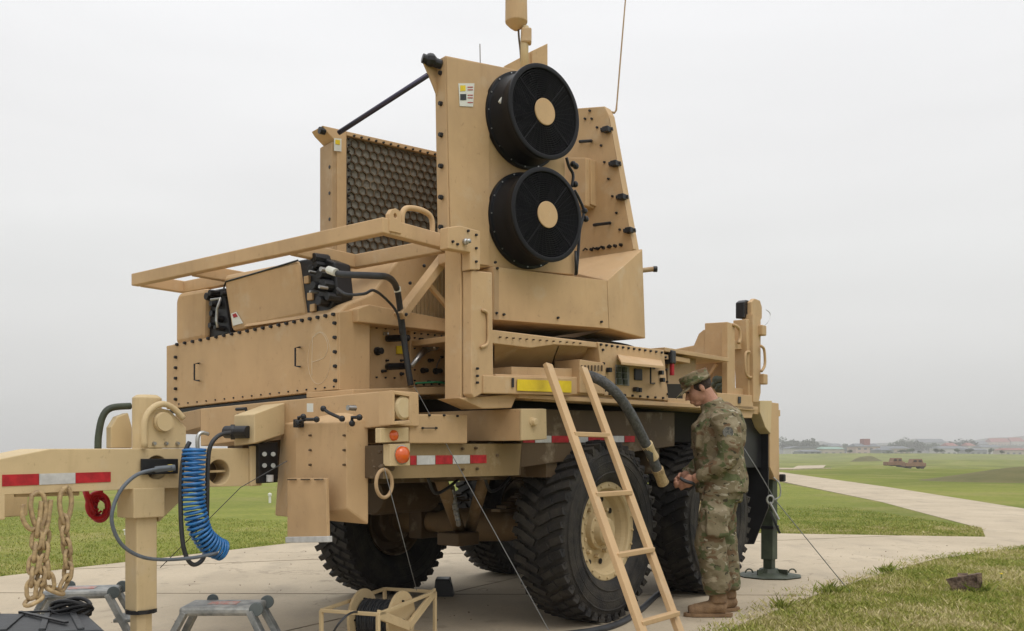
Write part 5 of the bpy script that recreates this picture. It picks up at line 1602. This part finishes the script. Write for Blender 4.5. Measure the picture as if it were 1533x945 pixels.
# hands: palm, four fingers curled round the hose, thumb
def hand(wr, side):
    d = Vector(wr[1]) - Vector(wr[0]); d.normalize()
    p = Vector(wr[1])
    dn = Vector((0, 0, -1)); q = p + d * .045 + dn * .006
    k.tube([p - d * .01, p + d * .03, p + d * .07, p + d * .085], [.028, .038, .040, .030], 12, squash=(Z, 1.0, .55))
    inn = -LT * side
    for i, (off, ln, r_) in enumerate(((.030, .074, .0093), (.011, .082, .0096), (-.008, .076, .0092), (-.026, .060, .0084))):
        b0 = p + d * .078 + Z * off
        k.tube(smooth_path([b0 - d * .02, b0 + d * ln * .38, b0 + d * ln * .55 + inn * ln * .40 - Z * .003, b0 + d * ln * .22 + inn * ln * .72 - Z * .006], 4), r_, 8)
    b0 = p + d * .022 + Z * .030
    k.tube(smooth_path([b0 - Z * .01, b0 + d * .03 + Z * .012 + inn * .018, b0 + d * .060 + inn * .036 - Z * .002], 4), .0115, 8)
hand((arms[1][3], arms[1][4]), 1)
hand((arms[-1][3], arms[-1][4]), -1)
person = soft(k, 'person', SKIN, None, .006, 0, smooth_it=1)
person['label'] = 'person in camouflage uniform and cap standing beside the rear wheel, looking down at the hands'
person['category'] = 'person'
# eyes
for s_ in (-1, 1):
    e = M(); e.ball(hd(.079, .030 * s_, .0), .0095, seg=10); e.out('eye', HAIR, person, bevel=0, smooth=True)
# jacket
k = M()
k.tube([W(-.025, 0, .865), W(-.025, 0, .92), W(-.015, 0, 1.02), W(-.005, 0, 1.12), W(.0, 0, 1.24), W(-.005, 0, 1.34), W(.0, 0, 1.41), W(.025, 0, 1.47)], [.190, .188, .178, .172, .188, .190, .160, .094], 28, squash=(LT, 1.16, .98))
for s_ in (1, -1):
    k.tube(smooth_path(arms[s_][:4] + [arms[s_][4] - (arms[s_][4] - arms[s_][3]) * .25], 4), [.095, .098, .096, .091] + [.087, .085, .082, .079] + [.074, .070, .066, .061] + [.054, .052, .050, .049, .048], 18)
    k.ball(W(-.005, .155 * s_, 1.385), .09, (1, 1, .8))
k.tube(smooth_path([W(.025, 0, 1.44), W(.045, 0, 1.49), W(.055, 0, 1.515)], 3), [.085, .079, .078, .077, .076, .075, .074][:7], 20)
k.box(W(.16, .075, 1.24), .03, .12, .13, (FW, LT, Z)); k.box(W(.16, -.075, 1.24), .03, .12, .13, (FW, LT, Z))
k.box(W(-.02, .245, 1.28), .10, .04, .12, (FW, LT, Z))
jacket = soft(k, 'jacket', CAMO, person, .010, .030, .10, 3)
sx_ = M(); sx_.lathe(W(-.015, .298, 1.285), LT, [(0, 0), (0, .036), (.006, .036), (.006, 0)], 24); sx_.out('sleeve_patch', mat('patch', (.055, .055, .06), .8, col2=(.20, .19, .16), scale=60), person, bevel=0)
# trousers
k = M()
k.tube([W(-.02, 0, .80), W(-.02, 0, .86), W(-.02, 0, .93), W(-.02, 0, 1.0)], [.150, .158, .150, .14], 24, squash=(LT, 1.22, .95))
for s_ in (1, -1):
    lp = smooth_path(legs[s_], 4)
    k.tube(lp, [.124, .122, .118, .113, .109, .105, .103, .103, .104, .104, .102, .100, .098, .096, .096, .098, .082], 20)
    k.box(legs[s_][1] + LT * (.10 * s_) - Z * .04, .15, .05, .18, (FW, LT, Z))
trousers = soft(k, 'trousers', CAMO, person, .010, .034, .09, 3)
# boots
for s_ in (1, -1):
    a_ = legs[s_][4]
    fwd = FW if s_ == 1 else (FW * .75 + LT * -.1 + LT * .55).normalized()
    sd_ = fwd.cross(Z)
    k = M()
    g0_ = Vector((a_.x, a_.y, S0.z))
    k.tube([a_ + Z * .06, a_, g0_ + Z * .10], [.062, .058, .062], 18)
    k.tube(smooth_path([g0_ - fwd * .055 + Z * .055, g0_ + Z * .068, g0_ + fwd * .09 + Z * .055, g0_ + fwd * .155 + Z * .043, g0_ + fwd * .205 + Z * .036], 4), [.046] * 3 + [.052] * 6 + [.049] * 4 + [.044] * 3 + [.034], 16, squash=(sd_, 1.0, .95))
    bt_ = soft(k, 'boot', BOOT, person, .007, .008, .05, 2)
    k = M()
    outl = [(-.105, .0), (-.085, .036), (0, .040), (.09, .050), (.17, .050), (.225, .030), (.24, 0), (.225, -.030), (.17, -.050), (.09, -.048), (0, -.040), (-.085, -.036)]
    k.prism([g0_ + fwd * x + sd_ * y + Z * .0 for x, y in outl], Z * .026); k.out('boot_sole', BOOT, bt_, bevel=.004)
# cap: crown, band and peak
k = M()
axz = (hd(0, 0, 1) - hc); axx = (hd(1, 0, 0) - hc)
rings = [(.030, .104), (.060, .106), (.098, .107), (.108, .100), (.112, .05), (.112, 0)]
c0 = hd(-.004, 0, 0)
axt = (axz * .97 - axx * .12).normalized()
k.lathe(c0, axt, rings, 30, ref=LT)
k.lathe(c0, axt, [(.028, .106), (.026, .1085), (.052, .1105), (.055, .106)], 30, ref=LT)
cap = k.out('patrol_cap', CAMO, person, bevel=0, smooth=True)
k = M()
def pk(ang, r_, dz): return hd(.0 + r_ * math.cos(ang), r_ * .92 * math.sin(ang), .030 + dz)
inner = [pk(R(t_), .100, .004) for t_ in range(-62, 63, 12)]
outer = [pk(R(t_), .100 + .072 * math.cos(R(t_ * 1.35)), -.022 * math.cos(R(t_ * 1.3))) for t_ in range(-62, 63, 12)]
n_ = len(inner)
for i in range(n_ - 1):
    k.hull([inner[i], inner[i + 1], outer[i], outer[i + 1], inner[i] - axz * .005, inner[i + 1] - axz * .005, outer[i] - axz * .005, outer[i + 1] - axz * .005])
k.out('cap_peak', CAMO, cap, bevel=0)
# hair below the cap, short at sides
k = M()
mx = Matrix((((hd(1, 0, 0) - hc).x, (hd(0, 1, 0) - hc).x, (hd(0, 0, 1) - hc).x, 0), ((hd(1, 0, 0) - hc).y, (hd(0, 1, 0) - hc).y, (hd(0, 0, 1) - hc).y, 0), ((hd(1, 0, 0) - hc).z, (hd(0, 1, 0) - hc).z, (hd(0, 0, 1) - hc).z, 0), (0, 0, 0, 1)))
k.ball(hd(-.024, 0, .018), .094, (.90, .86, .90), mx, 24)
k.out('hair', HAIR, person, bevel=0, smooth=True)

# ------------------------------------------------------------------ weathered lump on the verge
random.seed(17)
c = GP(1443, 886)
lk = empty('driftwood_block', c); tag(lk, 'dark weathered lump of broken timber lying on the grass verge', 'timber')
def lpt(px, py, d=0): return YP(c.y + d).at(px, py)
o = M().hull([lpt(1415, 867), lpt(1470, 858), lpt(1468, 870), lpt(1430, 886), lpt(1424, 880), lpt(1462, 882), lpt(1440, 862, .12), lpt(1466, 857, .12), lpt(1430, 878, .12), lpt(1463, 876, .12)]).out('timber_piece', RUST, lk, bevel=.004)
M().hull([lpt(1433, 858, .05), lpt(1449, 858, .05), lpt(1434, 866), lpt(1449, 866), lpt(1440, 860, .15)]).out('timber_piece', RUST, lk, bevel=.003)
M().hull([lpt(1441, 888, -.02), lpt(1468, 872, -.05), lpt(1464, 889, -.05), lpt(1446, 892, -.03), lpt(1446, 874, -.05), lpt(1466, 880, .1)]).out('timber_piece', RUST, lk, bevel=.003)
M().hull([lpt(1462, 862, -.03), lpt(1470, 857, -.03), lpt(1471, 880, -.03), lpt(1464, 884, -.03), lpt(1468, 862, .1), lpt(1466, 880, .1)]).out('timber_piece', RUST, lk, bevel=.003)
random.seed(91)
sg = M()
for i_ in range(260):
    e0 = edge[random.randrange(len(edge) - 1)]; x = random.uniform(-4.5, 5.5); y = random.uniform(4.6, 11.5)
    if not inside(x, y, PAD): continue
    r_ = random.uniform(.003, .009)
    sg.hull([Vector((x + r_ * random.uniform(-1, 1), y + r_ * random.uniform(-1, 1), .012 + r_ * random.uniform(0, 1.1))) for _ in range(8)])
o = sg.out('grit', RUST, None, bevel=0, kind='stuff'); tag(o, 'loose grit and crumbs scattered over the concrete pad', 'grit')
# small white marker caps in the grass, left
for (px, py, y_, lab) in ((404, 745, 24, 'small white marker post in the grass left of the stowage bin'), (189, 793, 14, 'tiny white marker peg in the grass left of the jack leg')):
    g_ = GP(px, py + 8); k = M(); k.lathe(g_, Z, [(0, .03), (.16 if px > 300 else .06, .03), (.17 if px > 300 else .065, .045), (.22 if px > 300 else .08, .045), (.24 if px > 300 else .085, 0)], 10); tag(k.out('marker_post', STK, None, bevel=0), lab, 'marker')
# yellow dandelions
for (px, py, lab) in ((1499, 862, 'yellow dandelion right of the dark timber lump'),):
    g_ = GP(px, py + 6); k = M(); k.cyl(g_, g_ + Z * .05, .003, 6); st_ = k.out('dandelion', GREENW, None, bevel=0); tag(st_, lab, 'flower')
    k = M(); k.ball(g_ + Z * .055, .013, (1, 1, .5), seg=8); k.out('flower_head', YEL, st_, bevel=0)

# ------------------------------------------------------------------ far vehicles on the field
def tz(x, y): return float(terrain(np.float64(x), np.float64(y)))
CARTAN = mat('faded_vehicle_tan', (.24, .14, .085), .7, var=.15, scale=2)
CARDARK = mat('vehicle_dark', (.05, .035, .03), .8)
def far_vehicle(px0, px1, D, label):
    x0, x1 = (px0 - CX) / F * D, (px1 - CX) / F * D
    z = tz((x0 + x1) / 2, D); Lg = x1 - x0; Wd = 2.2
    root = empty('military_vehicle', Vector(((x0 + x1) / 2, D, z))); tag(root, label, 'vehicle', 'tan vehicles parked out on the field')
    def bx(f0, f1, z0, z1, m, nm, wy=1.0, tap=0):
        a0, a1 = x0 + Lg * f0, x0 + Lg * f1; y0, y1 = D - Wd / 2 * wy, D + Wd / 2 * wy
        return M().hull([Vector((a0, y, z + z0)) for y in (y0, y1)] + [Vector((a1, y, z + z0)) for y in (y0, y1)] + [Vector((a0 + tap, y, z + z1)) for y in (y0, y1)] + [Vector((a1 - tap, y, z + z1)) for y in (y0, y1)]).out(nm, m, root, bevel=.05)
    bx(0, 1, .55, 1.25, CARTAN, 'body'); bx(.3, .88, 1.2, 2.05, CARTAN, 'cab', .95, .3)
    bx(.36, .56, 1.4, 1.85, CARDARK, 'window', .97, .1); bx(.62, .8, 1.4, 1.85, CARDARK, 'window', .97, .1)
    bx(.02, .98, .4, .62, CARDARK, 'chassis', .9)
    for f in (.18, .82):
        for y in (-1, 1):
            k = M(); q = Vector((x0 + Lg * f, D + y * Wd * .42, z + .45)); k.cyl(q - Vector((0, .15, 0)), q + Vector((0, .15, 0)), .45, 18); k.out('wheel', CARDARK, root, bevel=.03)
far_vehicle(1325, 1352, 196, 'left one of the two tan military vehicles parked on the far field')
far_vehicle(1353, 1383, 190, 'right one of the two tan military vehicles parked on the far field')

# ------------------------------------------------------------------ far hills, buildings and trees
HILL = mat('far_hill', (.07, .085, .06), .95, col2=(.14, .13, .11), scale=.03, detail=8)
m_ = M()
def ridge(y, pts, name, depth=300):
    xs_ = [(px - CX) / F * y for px, _ in pts]; k = M()
    top = []; n = 220
    for i in range(n + 1):
        f = i / n; x = xs_[0] + (xs_[-1] - xs_[0]) * f
        px = x / y * F + CX
        for (a, ha), (b, hb) in zip(pts, pts[1:]):
            if a <= px <= b + .01:
                h_ = ha + (hb - ha) * (px - a) / (b - a); break
        hgt = (HY - h_) / F * y + H + 1.6 * noise.noise(Vector((x * .03, y * .01, 0))) + .9 * noise.noise(Vector((x * .11, 3, 0)))
        top.append((x, max(hgt, .3)))
    for (x0, h0), (x1, h1) in zip(top, top[1:]):
        vs_ = [(x0, y - depth * .4, -2), (x1, y - depth * .4, -2), (x1, y, h1), (x0, y, h0), (x1, y + depth, -2), (x0, y + depth, -2)]
        k._mk([Vector(v) for v in vs_], [(0, 1, 2, 3), (3, 2, 4, 5)])
    o = k.out(name, HILL, None, bevel=0, smooth=True); bm_ = None
    return struct(o)
HILL2 = HILL
ridge(1050, [(900, 682), (1150, 672), (1180, 669), (1240, 671), (1300, 668), (1345, 666), (1400, 668), (1440, 665), (1500, 667), (1540, 665), (1700, 668), (1900, 682)], 'hill', 60)
ridge(1700, [(-500, 681), (0, 681), (700, 679), (1150, 668), (1180, 660), (1235, 661), (1262, 668), (1290, 665), (1340, 662), (1368, 657), (1400, 660), (1450, 661), (1480, 656), (1533, 653), (1700, 652), (1900, 665), (2300, 680)], 'hill')
BW = [mat('far_wall_pink', (.47, .37, .31), .9), mat('far_wall_white', (.50, .49, .46), .9), mat('far_wall_grey', (.30, .31, .31), .9), mat('far_wall_buff', (.42, .37, .29), .9)]
ROOFM = [mat('far_roof_red', (.28, .11, .09), .9), mat('far_roof_grey', (.16, .17, .18), .9), mat('far_roof_green', (.22, .33, .27), .9)]
WINM = mat('far_window', (.08, .09, .10), .3)
names_x = 0
names_b = ['long pink building with a red block on its roof in the middle distance', 'low white hangar with curved roof beyond the rear jack', 'pale building with a green roof right of the white hangar', 'wide buff building behind the two tan vehicles',
           'grey hangar on the horizon right of the pink building', 'low white building with small roof right of the parked vehicles', 'pinkish apartment block on the hill at far right', 'small grey block on the hill left of the apartment block', 'white terrace on the hill at the right edge of the view', 'buff shed on the horizon near the right edge', 'low dark shed in front of the white hangar', 'dark low garage in front of the buff building']
spec = [(1282, 1318, 664, 679, 640, 0, 1, 1), (1184, 1222, 668, 679, 620, 1, 1, 2), (1232, 1264, 669, 679, 640, 3, 2, 1), (1320, 1362, 668, 679, 660, 3, 1, 1),
        (1376, 1416, 657, 673, 1150, 2, 1, 1), (1408, 1450, 668, 678, 680, 1, 1, 1), (1484, 1512, 656, 671, 1250, 0, 0, 1), (1462, 1480, 660, 672, 1200, 2, 1, 1), (1514, 1534, 655, 670, 1250, 1, 0, 1), (1505, 1540, 671, 679, 700, 3, 0, 1), (1202, 1230, 673.5, 680, 560, 2, 1, 1), (1320, 1338, 671, 680, 560, 2, 1, 1)]
names_b += ['long pale block standing on the dark treeline above the green roof', 'small white house on the treeline left of the pinkish apartment block', 'pale row of houses low on the horizon under the pinkish apartment block', 'small buff house on the treeline right of the grey hangar', 'pale grey long shed on the horizon right of the parked vehicles']
spec += [(1236, 1262, 664, 672, 930, 1, 1, 1), (1450, 1460, 663, 670, 930, 1, 0, 1), (1470, 1500, 666, 674, 800, 1, 1, 1), (1420, 1434, 663, 670, 930, 3, 0, 1), (1452, 1478, 671, 678, 650, 2, 1, 1)]
for nm, (x0, x1, yt, yb, D, wi, ri, shp) in zip(names_b, spec):
    X0, X1 = (x0 - CX) / F * D, (x1 - CX) / F * D
    zt_ = (HY - yt) / F * D + H; zb_ = min((HY - yb) / F * D + H, tz(X0, D)) - 1
    root = empty('building', Vector(((X0 + X1) / 2, D, zb_))); tag(root, nm, 'building', 'low buildings along the horizon')
    dep = 18
    rz = zt_ - (zt_ - zb_) * .22
    M().hull([Vector((x, y, z)) for x in (X0, X1) for y in (D, D + dep) for z in (zb_, rz)]).out('wall', BW[wi], root, bevel=0)
    if shp == 2:
        k = M(); k.prism([Vector((X0 - .5 + (X1 - X0 + 1) * (1 - math.cos(t_)) / 2, D - .6, rz + (zt_ - rz) * math.sin(t_))) for t_ in np.linspace(0, math.pi, 14)], Vector((0, dep + 1, 0))); k.out('roof', ROOFM[ri], root, bevel=0)
    else:
        M().hull([Vector((X0 - .6, D - .6, rz)), Vector((X1 + .6, D - .6, rz)), Vector((X0 - .6, D + dep + .6, rz)), Vector((X1 + .6, D + dep + .6, rz)), Vector((X0 + 1, D + dep / 2, zt_)), Vector((X1 - 1, D + dep / 2, zt_))]).out('roof', ROOFM[ri], root, bevel=0)
    n = max(3, int((X1 - X0) / 4)); fl_n = max(1, int((rz - max(zb_, 0)) / 3.2))
    wm_ = None
    for f_ in range(fl_n):
        for i in range(n):
            xc = X0 + (X1 - X0) * (i + .5) / n; zc = max(zb_ + 1, .3) + 1.4 + f_ * 3.1
            if zc + .8 > rz: continue
            if wm_ is None:
                k = M(); k.box((0, 0, 0), 1.8, .12, 1.2, (Vector((1, 0, 0)), Vector((0, 1, 0)), Z)); wm_ = k.mesh('window', False); wm_.materials.append(WINM)
            o = bpy.data.objects.new('window', wm_); COL.objects.link(o); o.parent = root; o.location = Vector((xc, D - .04, zc)) - Vector(root['_w'])
# red block on the pink building
D = 640; X0, X1 = (1297 - CX) / F * D, (1306 - CX) / F * D
k = M(); k.hull([Vector((x, y, z)) for x in (X0, X1) for y in (D + 4, D + 12) for z in (6.5, (HY - 657) / F * D + H)]); tag(k.out('roof_block', ROOFM[0], None, bevel=0), 'small dark red tower block rising over the long pink building', 'building')

LEAF = mat('far_foliage', (.045, .065, .03), .9, col2=(.085, .11, .05), scale=.35, detail=4)
LEAF2 = mat('near_foliage', (.05, .075, .03), .9, col2=(.10, .13, .05), scale=1.2)
BARK = mat('bark', (.09, .07, .05), .9)
def crown_mesh(seed, n=700):
    rn = np.random.default_rng(seed)
    cl = rn.normal(0, 1, (9, 3)) * [.38, .38, .22]
    cl[:, 2] += .1
    P = []
    for c in cl:
        v = rn.normal(0, 1, (n // 9, 3)); v /= np.linalg.norm(v, axis=1)[:, None]
        P.append(c + v * (rn.random((n // 9, 1)) ** .4) * [.42, .42, .34])
    P = np.concatenate(P)
    k = M()
    for p in P:
        a = Vector(rn.normal(0, 1, 3)).normalized(); b = a.orthogonal().normalized(); s_ = .05 + .05 * rn.random(); c = Vector(p)
        k._mk([c + a * s_, c + b * s_, c - a * s_, c - b * s_], [(0, 1, 2, 3)])
    me = k.mesh('crown', False); return me
cms = [crown_mesh(i) for i in range(3)]
cms2 = [m__.copy() for m__ in cms]
for m__ in cms: m__.materials.append(LEAF)
for m__ in cms2: m__.materials.append(LEAF2)
tk = M(); tk.tube([Vector((0, 0, 0)), Vector((.02, 0, .35)), Vector((.0, .02, .8))], [.05, .035, .015], 8); tkm = tk.mesh('trunk', True); tkm.materials.append(BARK)
random.seed(33)
ORD = ['first', 'second', 'third', 'fourth', 'fifth', 'sixth', 'seventh', 'eighth', 'ninth', 'tenth', 'eleventh']
def tree(px, yt, D, wpx, label, cmset, grp, name='tree'):
    X = (px - CX) / F * D; z0 = tz(X, D); ht = (HY - yt) / F * D + H - z0; wd = wpx / F * D / 2
    root = empty(name, Vector((X, D, z0))); tag(root, label, 'tree' if name == 'tree' else 'bush', grp)
    root.scale = (1, 1, 1)
    t_ = bpy.data.objects.new('trunk', tkm); COL.objects.link(t_); t_.parent = root; t_.scale = (ht, ht, ht * .9)
    c_ = bpy.data.objects.new('crown', random.choice(cmset)); COL.objects.link(c_); c_.parent = root; c_.scale = (wd * 1.1, wd * 1.1, ht * .75); c_.location = (0, 0, ht * .52); c_.rotation_euler = (0, 0, random.uniform(0, 6))
big = [(1178, 658, 26), (1190, 657, 30), (1205, 658, 30), (1220, 660, 28), (1232, 664, 22)]
for i_, (px, yt, wp) in enumerate(sorted(big)): tree(px, yt, 900, wp, 'tall hazy tree, %s from the left in the clump just right of the rear jack' % ORD[i_], cms, 'trees in the hazy clump right of the rear jack')
row_ = [(1265, 664, 26), (1350, 659, 24), (1362, 658, 22), (1378, 660, 30), (1428, 660, 30), (1446, 661, 26), (1458, 664, 20), (1249, 668, 20), (1336, 664, 20), (1395, 663, 24)]
for i_, (px, yt, wp) in enumerate(sorted(row_)): tree(px, yt, 950, wp, 'hazy horizon tree among the far buildings, %s from the left of its row' % ORD[i_], cms, 'hazy trees among the far buildings')
near = [(1272, 674, 10), (1352, 673, 16), (1366, 671, 12), (1376, 675, 8), (1402, 671, 12), (1410, 672, 8), (1434, 671, 10), (1449, 672, 12), (1330, 675, 14), (1482, 672, 10), (1500, 674, 9)]
for i_, (px, yt, wp) in enumerate(sorted(near)): tree(px, yt, 520, wp, 'small rounded green tree at the far edge of the field, %s from the left' % ORD[i_], cms2, 'small green trees at the far edge of the field')
for (px, yt, wp), lb2 in zip(((-14, 684, 22), (4, 683, 20), (16, 686, 14)), ('low green bush cut off by the left edge of the view', 'low green bush just above the sloping end of the tongue', 'smallest low green bush, right of two others above the tongue')): tree(px, yt, 95, wp, lb2, cms2, 'low bushes on the left horizon', 'bush')

# ------------------------------------------------------------------ haze over the field
hb = M(); x0, x1, y0, y1 = -2900, 2900, -60, 2300
hb.hull([Vector((x, y, z)) for x in (x0, x1) for y in (y0, y1) for z in (-5.5, 60)])
hz = hb.out('haze', mat('haze_air', (1, 1, 1)), None, bevel=0)
hm_ = bpy.data.materials.new('haze_air'); hm_.use_nodes = True; t = hm_.node_tree; t.nodes.clear()
vo = N(t, 'ShaderNodeOutputMaterial'); pv = N(t, 'ShaderNodeVolumePrincipled')
pv.inputs['Color'].default_value = (1, .99, .97, 1); pv.inputs['Density'].default_value = .0006; pv.inputs['Anisotropy'].default_value = 0
t.links.new(pv.outputs[0], vo.inputs['Volume'])
hz.data.materials[0] = hm_
hz['kind'] = 'stuff'
for o in bpy.data.objects:
    if '_w' in o: del o['_w']
